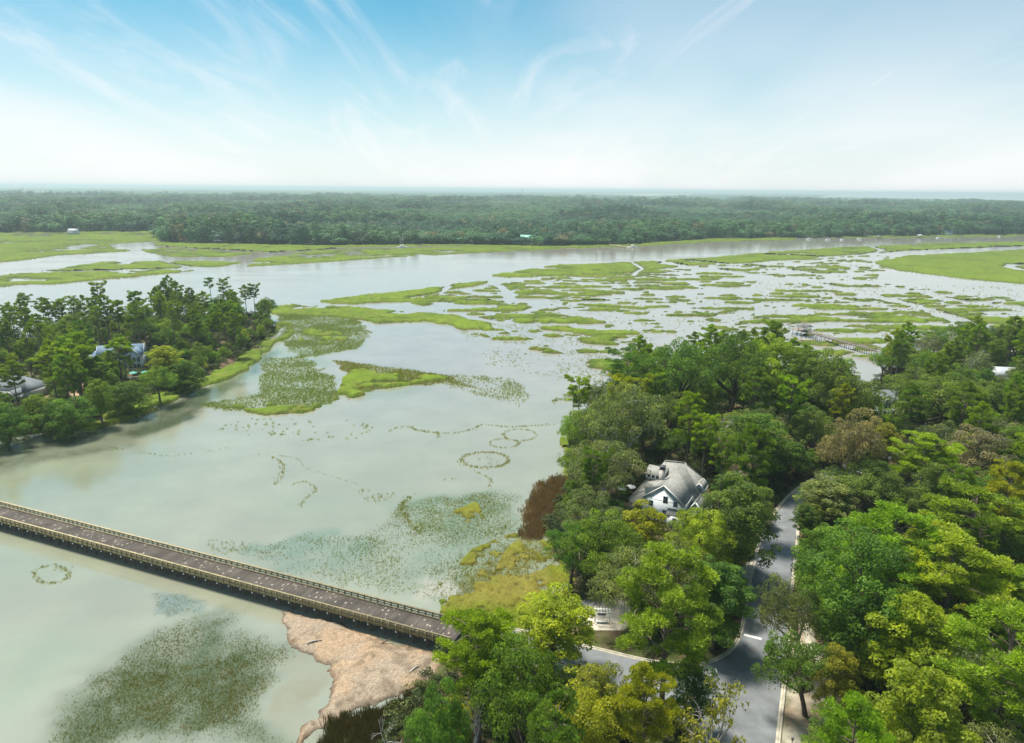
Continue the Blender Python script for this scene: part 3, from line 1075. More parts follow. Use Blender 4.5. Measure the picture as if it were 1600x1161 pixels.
# ------------------------------------------------------------------ bridge
def build_bridge():
    DZ = 2.55
    a = np.array(W2(0, 801, DZ))
    b = np.array(W2(700, 986.5, DZ))
    d = (b - a) / np.linalg.norm(b - a)
    a0 = a - d * 46.0
    b0 = b + d * 2.0
    L = float(np.linalg.norm(b0 - a0))
    Wd = 5.3
    root = empty('bridge', (a0[0], a0[1], 0), math.atan2(d[1], d[0]), 'long narrow timber bridge with brown deck and post rails crossing the flooded marsh', 'bridge')
    # deck planks: too narrow to pick apart from up here
    mb = MB()
    x = 0.0
    rr = random.Random(3)
    while x < L:
        w = 0.29
        mb.box((x + w / 2, 0, DZ - 0.06 + rr.uniform(-.006, .006)), (w - 0.015, Wd, 0.12), a=rr.uniform(0.75, 1.25))
        x += w
    m_, nt, bs = mat('bridge_plank')
    N, Lk = nt.nodes.new, nt.links.new
    at = N('ShaderNodeAttribute')
    at.attribute_name = 'val'
    tc = N('ShaderNodeTexCoord')
    n1 = N('ShaderNodeTexNoise')
    n1.inputs['Scale'].default_value = 0.28
    n1.inputs['Detail'].default_value = 6
    Lk(tc.outputs['Object'], n1.inputs['Vector'])
    mp = N('ShaderNodeMapping')
    mp.inputs['Scale'].default_value = (1.25, 0.75, 1)
    Lk(tc.outputs['Object'], mp.inputs['Vector'])
    vo = N('ShaderNodeTexVoronoi')
    vo.inputs['Scale'].default_value = 1.0
    vo.inputs['Randomness'].default_value = 1.0
    Lk(mp.outputs[0], vo.inputs['Vector'])
    lt = N('ShaderNodeMapRange')
    lt.inputs['From Min'].default_value = 0.14
    lt.inputs['From Max'].default_value = 0.28
    lt.inputs['To Min'].default_value = 1.0
    lt.inputs['To Max'].default_value = 0.0
    Lk(vo.outputs['Distance'], lt.inputs['Value'])
    sx = N('ShaderNodeSeparateXYZ')
    Lk(vo.outputs['Color'], sx.inputs[0])
    gt = N('ShaderNodeMath')
    gt.operation = 'GREATER_THAN'
    gt.inputs[1].default_value = 0.35
    Lk(sx.outputs[0], gt.inputs[0])
    mu = N('ShaderNodeMath')
    mu.operation = 'MULTIPLY'
    Lk(lt.outputs[0], mu.inputs[0])
    Lk(gt.outputs[0], mu.inputs[1])
    mu2 = N('ShaderNodeMath')
    mu2.operation = 'MULTIPLY'
    mu2.inputs[1].default_value = 0.75
    Lk(mu.outputs[0], mu2.inputs[0])
    rp = N('ShaderNodeValToRGB')
    rp.color_ramp.elements[0].color = (0.056, 0.048, 0.041, 1)
    rp.color_ramp.elements[0].position = 0.3
    rp.color_ramp.elements[1].color = (0.115, 0.098, 0.084, 1)
    rp.color_ramp.elements[1].position = 0.7
    Lk(n1.outputs['Fac'], rp.inputs['Fac'])
    sc = N('ShaderNodeVectorMath')
    sc.operation = 'SCALE'
    Lk(rp.outputs['Color'], sc.inputs[0])
    Lk(at.outputs['Fac'], sc.inputs['Scale'])
    mx = N('ShaderNodeMix')
    mx.data_type = 'RGBA'
    Lk(mu2.outputs[0], mx.inputs['Factor'])
    Lk(sc.outputs[0], mx.inputs['A'])
    mx.inputs['B'].default_value = (0.50, 0.43, 0.36, 1)
    Lk(mx.outputs['Result'], bs.inputs['Base Color'])
    bs.inputs['Roughness'].default_value = 0.85
    mb.obj('deck_planks', m_, root, kind='stuff')
    g = MB()
    for sgn in (-1.95, -0.65, 0.65, 1.95):
        g.box((L / 2, sgn, DZ - 0.33), (L, 0.22, 0.4))
    g.obj('girder', M['pile_wood'], root)
    for sg in (-1, 1):
        c = MB()
        c.box((L / 2, sg * (Wd / 2 - 0.2), DZ + 0.14), (L, 0.26, 0.2))
        c.obj('wheel_guard', M['cap_wood'], root)
        f = MB()
        f.box((L / 2, sg * (Wd / 2 + 0.06), DZ - 0.27), (L, 0.10, 0.42))
        f.obj('fascia_board', M['rail_wood'], root)
        for zc, hh in ((0.42, 0.20), (0.82, 0.20)):
            r_ = MB()
            r_.box((L / 2, sg * (Wd / 2 + 0.01), DZ + zc), (L, 0.07, hh))
            r_.obj('side_rail', M['rail_wood'], root)
        r_ = MB()
        r_.box((L / 2, sg * (Wd / 2 + 0.09), DZ + 1.08), (L, 0.34, 0.07))
        r_.obj('top_rail', M['cap_wood'], root)
    pm = MB()
    pm.box((0, 0, 0.33), (0.24, 0.20, 1.42))
    pm.box((0, 0.04, -0.44), (0.30, 0.34, 0.12))
    pme = pm.mesh('post', M['rail_wood'])
    qm = MB()
    qm.tube([(0, 0, -1.2), (0, 0, DZ - 0.75)], [0.19, 0.17], 8)
    qme = qm.mesh('pile', M['pile_wood'])
    cm = MB()
    cm.box((0, 0, DZ - 0.64), (0.32, Wd + 0.5, 0.22))
    cme = cm.mesh('cross_beam', M['pile_wood'])
    bc = MB()
    bc.box((0, 0, 0), (0.22, 0.16, 0.24))
    bce = bc.mesh('beam_end_cap', M['trim'])
    sp = 1.5
    n = int(L / sp)
    for i in range(n + 1):
        for sg in (-1, 1):
            p = bpy.data.objects.new('post', pme)
            COL.objects.link(p)
            p.parent = root
            p.location = (i * sp + 0.2 + rr.uniform(-.04, .04), sg * (Wd / 2 + 0.16), DZ + rr.uniform(-.03, .02))
            if sg > 0:
                p.rotation_euler = (0, 0, math.pi)
        if i % 2 == 0:
            o = bpy.data.objects.new('cross_beam', cme)
            COL.objects.link(o)
            o.parent = root
            o.location = (i * sp + 0.2, 0, 0)
            for sg in (-1, 1):
                o = bpy.data.objects.new('beam_end_cap', bce)
                COL.objects.link(o)
                o.parent = root
                o.location = (i * sp + 0.2, sg * (Wd / 2 + 0.32), DZ - 0.64)
            for yy in (-2.2, 0, 2.2):
                o = bpy.data.objects.new('pile', qme)
                COL.objects.link(o)
                o.parent = root
                o.location = (i * sp + 0.2, yy, 0)


build_bridge()


# ------------------------------------------------------------------ wrack mat of dead reeds beside the bridge
WR_PX = [(441, 952), (470, 958), (560, 985), (640, 1010), (705, 1026), (690, 1042), (650, 1075), (618, 1092), (560, 1108), (520, 1125), (490, 1150), (468, 1190), (452, 1190),
         (472, 1140), (505, 1120), (512, 1080), (516, 1040), (490, 1022), (462, 1012), (448, 985)]
WRACK = WP(WR_PX)
xs = [p[0] for p in WRACK]
ys = [p[1] for p in WRACK]
X, Y = np.meshgrid(np.arange(min(xs) - 3, max(xs) + 4, 0.22), np.arange(min(ys) - 3, max(ys) + 5, 0.22))
x2 = X + (fbm(X / 3, Y / 3, 4, 2) - .5) * 3.0
y2 = Y + (fbm(X / 3, Y / 3, 4, 7) - .5) * 3.0
ins = inpoly(x2, y2, WRACK)
dd = linedist(x2, y2, WRACK, True)
sd = np.where(ins, dd, -dd)
sw = fbm(X / 5, Y / 5, 3, 80) * 6.28 * 1.3
st = fbm((X * np.cos(sw) + Y * np.sin(sw)) * 1.2, (-X * np.sin(sw) + Y * np.cos(sw)) * 5.0, 4, 91, 0.62)
zz = np.where(sd > 0, 0.10 + 0.55 * sstep(0, 3.5, sd) * (0.5 + fbm(X / 4, Y / 4, 3, 14)) + st * 0.30 * sstep(0, 1, sd), -0.2)
c1, c2, c3 = np.array((0.335, 0.245, 0.165)), np.array((0.30, 0.24, 0.18)), np.array((0.13, 0.10, 0.07))
k = fbm(X / 4, Y / 4, 4, 15)[..., None]
col = c1 + (c2 - c1) * sstep(0.35, 0.6, k)
col = col * (0.45 + 1.1 * st[..., None])
dk = fbm(X / 1.6, Y / 1.6, 4, 25)[..., None] * 0.6 + fbm(X / 8, Y / 8, 3, 26)[..., None] * 0.4
col = col + (c3 - col) * sstep(0.52, 0.70, dk) * 0.6
col = col * (0.45 + 0.55 * sstep(0.0, 1.1, sd + (fbm(X, Y, 3, 5) - .5)))[..., None]
M['wrack'] = attr_mat('dead_reed', 'col', 0.95, 3.0, 0.28, 0.8, 7.0, 0.12, spec=0.1)
o = grid_mesh('reed_wrack', X, Y, zz, sd > -0.35, M['wrack'], col)
tag(o, 'tan mat of washed up dead reeds against the bridge', kind='stuff')

# ------------------------------------------------------------------ grass blades
def tuft(n, h, spread, width, seed, lean=0.35):
    rg = np.random.default_rng(seed)
    mb = MB()
    a = rg.uniform(0, 2 * np.pi, n)
    r = spread * np.sqrt(rg.uniform(0, 1, n))
    bx, by = r * np.cos(a), r * np.sin(a)
    hh = h * rg.uniform(0.6, 1.15, n)
    la = rg.uniform(0, 2 * np.pi, n)
    lx, ly = np.cos(la) * hh * lean * rg.uniform(0.2, 1, n), np.sin(la) * hh * lean * rg.uniform(0.2, 1, n)
    wa = rg.uniform(0, np.pi, n)
    wx, wy = np.cos(wa) * width, np.sin(wa) * width
    z0 = np.zeros(n)
    v = np.stack([np.c_[bx - wx, by - wy, z0], np.c_[bx + wx, by + wy, z0], np.c_[bx + lx + wx * .25, by + ly + wy * .25, hh], np.c_[bx + lx - wx * .25, by + ly - wy * .25, hh]], 1)
    q = np.arange(n * 4).reshape(n, 4)
    mb.add(v.reshape(-1, 3), q, np.repeat(rg.uniform(0.6, 1.35, n), 4))
    return mb


TUFT = [proto('blade_clump', tuft(14, 0.7, 0.30, 0.022, s), M['grass_i']) for s in (1, 2)]
TUFT += [proto('blade_clump', tuft(26, 0.9, 0.8, 0.05, s), M['grass_i']) for s in (3, 4)]
SCAT = {'p': [], 's': [], 'r': [], 't': [], 'w': []}


def reeds(pts, size, tint, big=False, z=0.0, tv=0.25):
    n = len(pts)
    if n == 0:
        return
    SCAT['p'].append(np.c_[pts, np.full(n, z - 0.05)])
    s = size * RNG.uniform(0.65, 1.3, n)
    SCAT['s'].append(np.c_[s, s, s * RNG.uniform(0.8, 1.2, n)])
    SCAT['r'].append(np.c_[np.zeros(n), np.zeros(n), RNG.uniform(0, 6.28, n)])
    SCAT['t'].append(np.array(tint) * RNG.uniform(1 - tv, 1 + tv, (n, 1)) * RNG.uniform(0.9, 1.1, (n, 3)))
    SCAT['w'].append(RNG.integers(0, 2, n) + (2 if big else 0))


def fill_reeds(poly_px, dens, size, tint, big=False, cl=None, clscale=6, seed=0, wob=3.0, edge=2.0, thr=0.5, z=0.0):
    """scatter clumps inside an outline; cl = how clumpy 0..1"""
    pw = WP(poly_px)
    xs = [p[0] for p in pw]
    ys = [p[1] for p in pw]
    A = (max(xs) - min(xs)) * (max(ys) - min(ys))
    n = int(A * dens)
    x = RNG.uniform(min(xs), max(xs), n)
    y = RNG.uniform(min(ys), max(ys), n)
    x2 = x + (fbm(x / 7, y / 7, 3, 61) - .5) * wob * 2
    y2 = y + (fbm(x / 7, y / 7, 3, 71) - .5) * wob * 2
    ins = inpoly(x2, y2, pw)
    d = linedist(x2, y2, pw, True)
    pr = sstep(0, edge, d)
    if cl:
        f = fbm(x / clscale, y / clscale, 4, 200 + seed, 0.6)
        pr = pr * ((1 - cl) + cl * sstep(thr - 0.17, thr + 0.20, f))
    ok = ins & (RNG.uniform(0, 1, n) < pr)
    reeds(np.c_[x, y][ok], size, tint, big, z)


def line_reeds(line_px, width, dens, size, tint, closed=False, big=False, gap=0.0):
    pts = np.array(smooth_line(WP(line_px + ([line_px[0]] if closed else [])), 6))
    seg = np.linalg.norm(np.diff(pts, axis=0), axis=1)
    tot = seg.sum()
    n = int(tot * width * dens)
    t = RNG.uniform(0, tot, n)
    cs = np.concatenate([[0], np.cumsum(seg)])
    i = np.clip(np.searchsorted(cs, t) - 1, 0, len(seg) - 1)
    f = ((t - cs[i]) / seg[i])[:, None]
    p = pts[i] * (1 - f) + pts[i + 1] * f
    wv = width * (0.4 + 1.2 * vnoise(t / 3.5, t * 0, 9))
    p = p + RNG.normal(0, 0.4, (n, 2)) * wv[:, None]
    if gap:
        p = p[vnoise(t / 2.5, t * 0 + 3, 19) > gap]
    reeds(p, size, tint, big)


def ring(cx, cy, rx, ry, n=14, rot=0.0):
    return [(cx + rx * math.cos(2 * math.pi * i / n) - rot * ry * math.sin(2 * math.pi * i / n), cy + ry * math.sin(2 * math.pi * i / n) + rot * rx * .3 * math.cos(2 * math.pi * i / n)) for i in range(n)]


G1 = (0.27, 0.29, 0.055)      # yellow green
G2 = (0.23, 0.31, 0.075)      # green
G3 = (0.17, 0.21, 0.12)      # drowned, bluish
GD = (0.040, 0.060, 0.022)
line_reeds(ring(758, 719, 37, 12), 1.1, 6, 0.75, G1, True)
fill_reeds(ring(758, 719, 34, 10), 0.9, 0.5, G3)
line_reeds(ring(812, 680, 26, 9), 0.8, 5, 0.65, G1, True)
line_reeds(ring(788, 693, 22, 7), 0.8, 5, 0.65, G1, True)
line_reeds(ring(80, 898, 27, 13, rot=0.35), 0.75, 9, 0.6, G1, True)
line_reeds([(606, 676), (618, 669), (640, 667), (652, 673), (680, 676), (710, 677), (740, 670), (755, 664), (800, 667), (870, 663)], 0.9, 4, 0.7, G2)
line_reeds([(640, 667), (652, 672), (680, 676), (686, 684)], 1.1, 3, 0.7, G1)
line_reeds([(395, 711), (432, 712), (465, 717), (480, 732), (520, 745), (560, 757)], 0.5, 3.5, 0.5, G2, gap=0.3)
line_reeds([(425, 714), (440, 724), (441, 742), (430, 757)], 1.3, 4, 0.65, G1)
line_reeds([(458, 757), (478, 753), (493, 765), (480, 778), (470, 788), (470, 798)], 0.8, 5, 0.6, G1, gap=0.2)
line_reeds([(470, 690), (490, 687), (508, 688)], 0.9, 3, 0.6, G1, gap=0.3)
line_reeds([(735, 735), (755, 742), (768, 752), (762, 762)], 0.9, 4, 0.6, G1)
line_reeds([(690, 750), (712, 748)], 1.0, 2, 0.6, G1)
line_reeds([(640, 776), (628, 790), (634, 808), (650, 826), (662, 834)], 1.6, 6, 0.75, G1)
line_reeds([(175, 700), (215, 706), (262, 714)], 1.0, 2.5, 0.6, G2, gap=0.45)
line_reeds([(262, 714), (330, 705), (370, 698)], 1.4, 1.2, 0.5, G2, gap=0.4)
fill_reeds([(545, 765), (600, 765), (625, 775), (600, 790), (560, 785)], 1.2, 0.9, G1, cl=0.8, seed=5)
# drowned beds
fill_reeds([(20, 1180), (90, 1105), (140, 1050), (205, 1000), (235, 985), (300, 962), (385, 955), (420, 985), (470, 1022), (425, 1070), (412, 1105), (450, 1180)], 34.0, 0.32, (0.17, 0.19, 0.055), cl=0.7, clscale=9, seed=1, thr=0.42, edge=7)
fill_reeds([(200, 1050), (420, 1010), (460, 1030), (400, 1110), (300, 1161), (180, 1120)], 12.0, 0.40, (0.26, 0.225, 0.075), cl=0.9, clscale=4, seed=2, thr=0.5)
fill_reeds([(218, 930), (250, 922), (312, 948), (300, 968), (245, 975), (222, 950)], 8.0, 0.32, (0.2, 0.23, 0.17), cl=0.6, seed=3, thr=0.45)
fill_reeds([(350, 865), (430, 842), (560, 830), (640, 780), (760, 765), (815, 770), (830, 840), (790, 900), (735, 955), (640, 940), (500, 915)], 6.5, 0.42, (0.19, 0.23, 0.09), cl=0.8, clscale=7, seed=4, thr=0.46, edge=4)
fill_reeds([(350, 865), (430, 842), (560, 830), (640, 780), (760, 765), (815, 770), (830, 840), (790, 900), (735, 955), (640, 940), (500, 915)], 3.5, 0.5, G1, cl=1.0, clscale=10, seed=24, thr=0.56, edge=4)
fill_reeds([(655, 790), (760, 770), (812, 790), (800, 850), (720, 920), (680, 900), (700, 850), (650, 830)], 6, 0.5, G1, cl=0.9, clscale=5, seed=6, thr=0.5)
fill_reeds([(690, 960), (720, 900), (790, 850), (880, 850), (905, 965), (860, 1000), (780, 1000), (722, 975)], 6, 0.6, (0.33, 0.30, 0.055), cl=0.5, clscale=4, seed=7, z=0.2)
fill_reeds([(300, 850), (340, 840), (400, 850), (380, 870), (330, 870)], 2.0, 0.7, G2, cl=0.8, seed=8)
# bay reeds
fill_reeds([(430, 488), (560, 498), (585, 520), (560, 545), (505, 556), (470, 560), (440, 540)], 6, 0.8, G2, False, cl=0.7, clscale=16, seed=9, thr=0.5)
fill_reeds([(410, 560), (480, 555), (520, 590), (536, 612), (520, 632), (440, 640), (350, 643), (300, 634), (400, 615)], 6, 0.8, G2, False, cl=0.65, clscale=16, seed=10, thr=0.47)
fill_reeds([(510, 560), (600, 572), (700, 585), (760, 612), (700, 600), (600, 606), (545, 628), (548, 590)], 7.0, 0.85, G1, False, cl=0.7, clscale=9, seed=11, thr=0.46)
fill_reeds([(640, 580), (800, 590), (840, 620), (820, 640), (700, 606)], 3, 0.8, G2, False, cl=0.9, clscale=11, seed=12)
fill_reeds([(850, 630), (905, 605), (925, 612), (880, 632)], 0.5, 0.9, G2, True, cl=0.8, clscale=9, seed=13)
fill_reeds([(700, 500), (1020, 520), (1030, 590), (900, 600), (760, 570)], 0.25, 0.5, G2, True, cl=0.95, clscale=14, seed=14)
fill_reeds([(330, 660), (420, 650), (600, 655), (560, 690), (350, 690)], 0.10, 0.6, G2, True, cl=0.9, clscale=9, seed=15)
fill_reeds([(850, 470), (1180, 460), (1230, 520), (1000, 560)], 0.04, 0.6, G1, True, cl=0.95, clscale=22, seed=16)
fill_reeds([(1180, 440), (1640, 450), (1640, 540), (1200, 540)], 0.03, 0.7, G1, True, cl=0.95, clscale=26, seed=17)
# rush beds on the banks
fill_reeds([(812, 838), (816, 795), (850, 745), (888, 738), (892, 800), (858, 850), (830, 850)], 5, 1.1, (0.21, 0.145, 0.085), True, cl=0.5, clscale=3, seed=18, z=0.2, edge=3)
fill_reeds([(812, 838), (816, 795), (850, 745), (888, 738), (892, 800), (858, 850), (830, 850)], 3, 1.0, (0.22, 0.22, 0.07), False, cl=0.8, clscale=4, seed=28, z=0.3)
fill_reeds([(470, 1190), (490, 1130), (560, 1102), (640, 1075), (670, 1060), (700, 1110), (640, 1190)], 8, 0.95, (0.085, 0.078, 0.028), True, cl=0.3, seed=19, z=0.2)
sc_ = {k: np.concatenate(v) for k, v in SCAT.items()}
print('reed clumps', len(sc_['p']))
scatter('reeds', sc_['p'], sc_['s'], sc_['r'], sc_['t'], sc_['w'], TUFT, kind='stuff', label='thin reeds and rushes standing in the flooded shallows')

# ------------------------------------------------------------------ tree shapes
def leaves(mb, rg, centres, radii, n, size, aspect=0.55, up=0.35, jitter=0.75, shell=0.55, droop=0.0, radial=False, low=-0.55):
    """leaf faces on the outer shells of clumps; clumps and leaves each differ in tone"""
    centres = np.asarray(centres, float)
    radii = np.asarray(radii, float)
    if radii.ndim == 1:
        radii = np.repeat(radii[:, None], 3, 1)
    m = len(centres)
    cnt = np.maximum((n * (radii.mean(1) / radii.mean()) ** 2).astype(int), 8)
    idx = np.repeat(np.arange(m), cnt)
    N = len(idx)
    d = rg.normal(size=(N, 3))
    d /= np.linalg.norm(d, axis=1)[:, None]
    d[:, 2] = np.where(d[:, 2] < low, -d[:, 2], d[:, 2])
    r = shell + (1.06 - shell) * rg.uniform(0, 1, N) ** 0.45
    p = centres[idx] + d * radii[idx] * r[:, None]
    p[:, 2] -= droop * rg.uniform(0, 1, N)
    if radial:
        t = d + rg.normal(size=(N, 3)) * 0.35 + np.array((0, 0, 0.35))
        t /= np.linalg.norm(t, axis=1)[:, None]
        b = np.cross(t, rg.normal(size=(N, 3)))
    else:
        nr = d + rg.normal(size=(N, 3)) * jitter + np.array((0, 0, up))
        nr /= np.linalg.norm(nr, axis=1)[:, None]
        t = np.cross(nr, rg.normal(size=(N, 3)))
        t /= np.linalg.norm(t, axis=1)[:, None] + 1e-9
        b = np.cross(nr, t)
    b /= np.linalg.norm(b, axis=1)[:, None] + 1e-9
    s = size * rg.uniform(0.6, 1.3, N)[:, None]
    v = np.stack([p - t * s * .5, p + b * s * aspect * .5, p + t * s * .5, p - b * s * aspect * .5], 1)
    tone = rg.uniform(0.72, 1.30, m)[idx] * rg.uniform(0.70, 1.35, N)
    mb.add(v.reshape(-1, 3), np.arange(N * 4).reshape(N, 4), np.repeat(tone, 4))


def fib(n, rg, jit=0.25):
    i = np.arange(n) + 0.5
    z = 1 - 2 * i / n
    a = i * 2.399963 + rg.uniform(0, 6.28)
    r = np.sqrt(1 - z * z)
    d = np.c_[r * np.cos(a), r * np.sin(a), z] + rg.normal(size=(n, 3)) * jit
    return d / np.linalg.norm(d, axis=1)[:, None]


def limb(mb, a, b, r0, r1, rg, bend=0.15, k=5, sides=5):
    a, b = np.array(a, float), np.array(b, float)
    L = np.linalg.norm(b - a)
    off = rg.normal(size=3) * L * bend
    pts = []
    for i in range(k):
        t = i / (k - 1)
        pts.append(a * (1 - t) + b * t + off * math.sin(math.pi * t) + np.array((0, 0, L * 0.10 * math.sin(math.pi * t))))
    mb.tube(pts, np.linspace(r0, r1, k), sides)


def make_oak(seed, h=15.0, R_=7.0, lobes=8, leafn=130, size=0.34, moss=0.0):
    """broad crown of billowing lobes on heavy spreading limbs"""
    rg = np.random.default_rng(seed)
    cr, tr, ms = MB(), MB(), MB()
    hub = np.array((rg.normal() * .4, rg.normal() * .4, h * 0.28))
    tr.tube([(0, 0, -0.8), (0.05, 0, h * .12), hub], [0.55, 0.42, 0.40], 8)
    cs, rs = [], []
    for j in range(lobes):
        if j == 0:
            c = np.array((rg.normal() * .8, rg.normal() * .8, h * 0.74))
            lr = R_ * 0.50
        else:
            a = 2 * math.pi * j / (lobes - 1) + rg.uniform(-.35, .35)
            rr = R_ * rg.uniform(0.50, 0.72)
            c = np.array((rr * math.cos(a), rr * math.sin(a), h * rg.uniform(0.44, 0.66)))
            lr = R_ * rg.uniform(0.34, 0.46)
        limb(tr, hub, c + (0, 0, -lr * .2), 0.28, 0.09, rg, 0.12)
        n = int(13 * (lr / 3.0) ** 1.2) + 5
        for dd in fib(n, rg):
            if dd[2] < -0.55:
                continue
            q = c + dd * np.array((lr, lr, lr * 0.66)) * rg.uniform(0.80, 1.10)
            cs.append(q)
            r_ = rg.uniform(0.85, 1.45) * R_ / 7
            rs.append((r_, r_, r_ * 0.68))
            if rg.uniform() < 0.3:
                limb(tr, c, q, 0.07, 0.03, rg, 0.1, 4, 4)
    leaves(cr, rg, cs, rs, leafn, size)
    # sparse inner leaves so the heart is dim, not hollow
    ic = [c_ * np.array((0.7, 0.7, 0.85)) for c_ in cs[::3]]
    leaves(cr, rg, ic, np.full(len(ic), 1.3), 30, size * 1.2)
    if moss > 0:
        k = int(260 * moss)
        cs_ = np.array(cs)
        i = rg.integers(0, len(cs_), k)
        p = cs_[i] + rg.normal(size=(k, 3)) * 0.7 + cs_[i] * np.array((.06, .06, 0))
        L = rg.uniform(0.4, 1.5, k)
        for j in range(4):
            w = 0.045
            aa = rg.uniform(0, 3.14, k)
            ox, oy = rg.normal(size=k) * .2, rg.normal(size=k) * .2
            wx, wy = np.cos(aa) * w, np.sin(aa) * w
            b0 = p + np.c_[ox, oy, np.zeros(k)]
            v = np.stack([b0 - np.c_[wx, wy, 0 * wx], b0 + np.c_[wx, wy, 0 * wx], b0 + np.c_[wx * .3, wy * .3, -L], b0 - np.c_[wx * .3, wy * .3, L]], 1)
            ms.add(v.reshape(-1, 3), np.arange(k * 4).reshape(k, 4), np.repeat(rg.uniform(.7, 1.3, k), 4))
    return cr, tr, ms


def make_broad(seed, h=17.0, R_=4.6, leafn=140, size=0.33, low=0.22):
    """taller upright crown, rounded top, leafy nearly to the ground"""
    rg = np.random.default_rng(seed)
    cr, tr = MB(), MB()
    tr.tube([(0, 0, -0.8), (0.1, 0, h * .3), (0, 0.1, h * .6), (0.1, 0, h * .9)], [0.36, 0.27, 0.18, 0.06], 7)
    cs, rs = [], []
    nb = 15
    for j in range(nb):
        t = (j + 0.5) / nb
        z = h * (low + (0.94 - low) * t)
        prof = math.sin(math.pi * (0.16 + 0.76 * t)) ** 0.75
        a = j * 2.4 + rg.uniform(-.4, .4)
        rr = R_ * prof * rg.uniform(0.45, 0.72)
        c = np.array((rr * math.cos(a), rr * math.sin(a), z))
        lr = R_ * rg.uniform(0.34, 0.50) * (0.75 + 0.4 * prof)
        limb(tr, (0, 0, z * 0.8), c, 0.10, 0.04, rg, 0.08, 4)
        for dd in fib(11, rg):
            if dd[2] < -0.6:
                continue
            cs.append(c + dd * np.array((lr, lr, lr * 0.75)) * rg.uniform(0.75, 1.1))
            r_ = rg.uniform(0.65, 1.15) * R_ / 4.6
            rs.append((r_, r_, r_ * 0.72))
    leaves(cr, rg, cs, rs, leafn, size)
    return cr, tr, None


def make_pine(seed, h=25.0, R_=4.6, base=0.45, nb=34, leafn=150, size=0.50, flat=False):
    """straight bare trunk under an open crown of tufted, upswept boughs"""
    rg = np.random.default_rng(seed)
    cr, tr = MB(), MB()
    lean = rg.normal(size=2) * 0.5
    ax = lambda z: np.array((lean[0] * (z / h) ** 2, lean[1] * (z / h) ** 2, z))
    tr.tube([ax(z) - (0, 0, 0.8 if z == 0 else 0) for z in np.linspace(0, h * 0.98, 8)], np.linspace(0.40, 0.07, 8), 8)
    cs, rs = [], []
    for j in range(nb):
        t = (j + rg.uniform(0, 1)) / nb
        z = h * (base + (0.97 - base) * t)
        prof = (0.55 + 0.60 * math.sin(math.pi * min(1, t * 0.95 + 0.10))) if not flat else (0.5 + 0.7 * t)
        if t > 0.82:
            prof *= 1 - (t - 0.82) * (3.2 if not flat else 1.6)
        L = R_ * prof * rg.uniform(0.62, 1.12)
        a = j * 2.4 + rg.uniform(-.6, .6)
        p0 = ax(z)
        tip = p0 + np.array((L * math.cos(a), L * math.sin(a), L * rg.uniform(0.22, 0.60)))
        limb(tr, p0, tip, 0.085 + 0.02 * L / 3, 0.03, rg, 0.07, 5, 4)
        k = max(2, int(L / 1.05))
        for i in range(k):
            s = 0.42 + 0.58 * (i + 1) / k
            q = p0 * (1 - s) + tip * s + rg.normal(size=3) * np.array((0.45, 0.45, 0.20))
            r_ = rg.uniform(0.62, 1.02)
            cs.append(q)
            rs.append((r_, r_, r_ * 0.78))
            if rg.uniform() < 0.75:
                side = np.array((-math.sin(a), math.cos(a), 0.1)) * rg.choice([-1, 1]) * rg.uniform(0.7, 1.3)
                cs.append(q + side)
                r2 = rg.uniform(0.5, 0.9)
                rs.append((r2, r2, r2 * 0.78))
    for i in range(5):
        cs.append(ax(h * 0.99) + rg.normal(size=3) * 0.5)
        rs.append((0.75, 0.75, 0.6))
    leaves(cr, rg, cs, rs, leafn, size, aspect=0.26, radial=True, shell=0.3, low=-0.35)
    return cr, tr, None


def make_sparse(seed, h=12.0, R_=4.0, leafn=34, size=0.36, tips=48):
    """thin crown through which the pale branches show"""
    rg = np.random.default_rng(seed)
    cr, tr = MB(), MB()
    tr.tube([(0, 0, -0.8), (0.1, 0, h * .25), (0, 0.1, h * .45)], [0.30, 0.24, 0.18], 7)
    cs, rs = [], []
    for j in range(8):
        a = j * 2.4 + rg.uniform(-.3, .3)
        m = np.array((R_ * .45 * math.cos(a), R_ * .45 * math.sin(a), h * rg.uniform(.5, .72)))
        limb(tr, (0, 0.1, h * .42), m, 0.14, 0.08, rg, 0.12, 5)
        for k in range(tips // 8):
            d = rg.normal(size=3)
            d /= np.linalg.norm(d)
            q = m + d * np.array((R_ * .5, R_ * .5, h * .16)) * rg.uniform(.6, 1.1) + np.array((math.cos(a), math.sin(a), .6)) * 0.6
            limb(tr, m, q, 0.06, 0.02, rg, 0.12, 4, 4)
            cs.append(q)
            r_ = rg.uniform(0.5, 0.95)
            rs.append((r_, r_, r_ * .6))
    leaves(cr, rg, cs, rs, leafn, size, shell=0.2)
    return cr, tr, None


def make_snag(seed, h=9.0):
    rg = np.random.default_rng(seed)
    tr = MB()

    def grow(p, d, L, r, depth):
        q = p + d * L
        limb(tr, p, q, r, r * 0.62, rg, 0.08, 4, 5)
        if depth == 0:
            return
        for _ in range(3 if depth > 1 else 2):
            nd = d + rg.normal(size=3) * 0.55 + np.array((0, 0, 0.15))
            nd /= np.linalg.norm(nd)
            grow(q if rg.uniform() < .6 else p + d * L * rg.uniform(.5, .9), nd, L * rg.uniform(.5, .72), r * 0.55, depth - 1)
    grow(np.array((0, 0, -0.5)), np.array((0.05, 0, 1.0)), h * .42, 0.20, 4)
    return None, tr, None


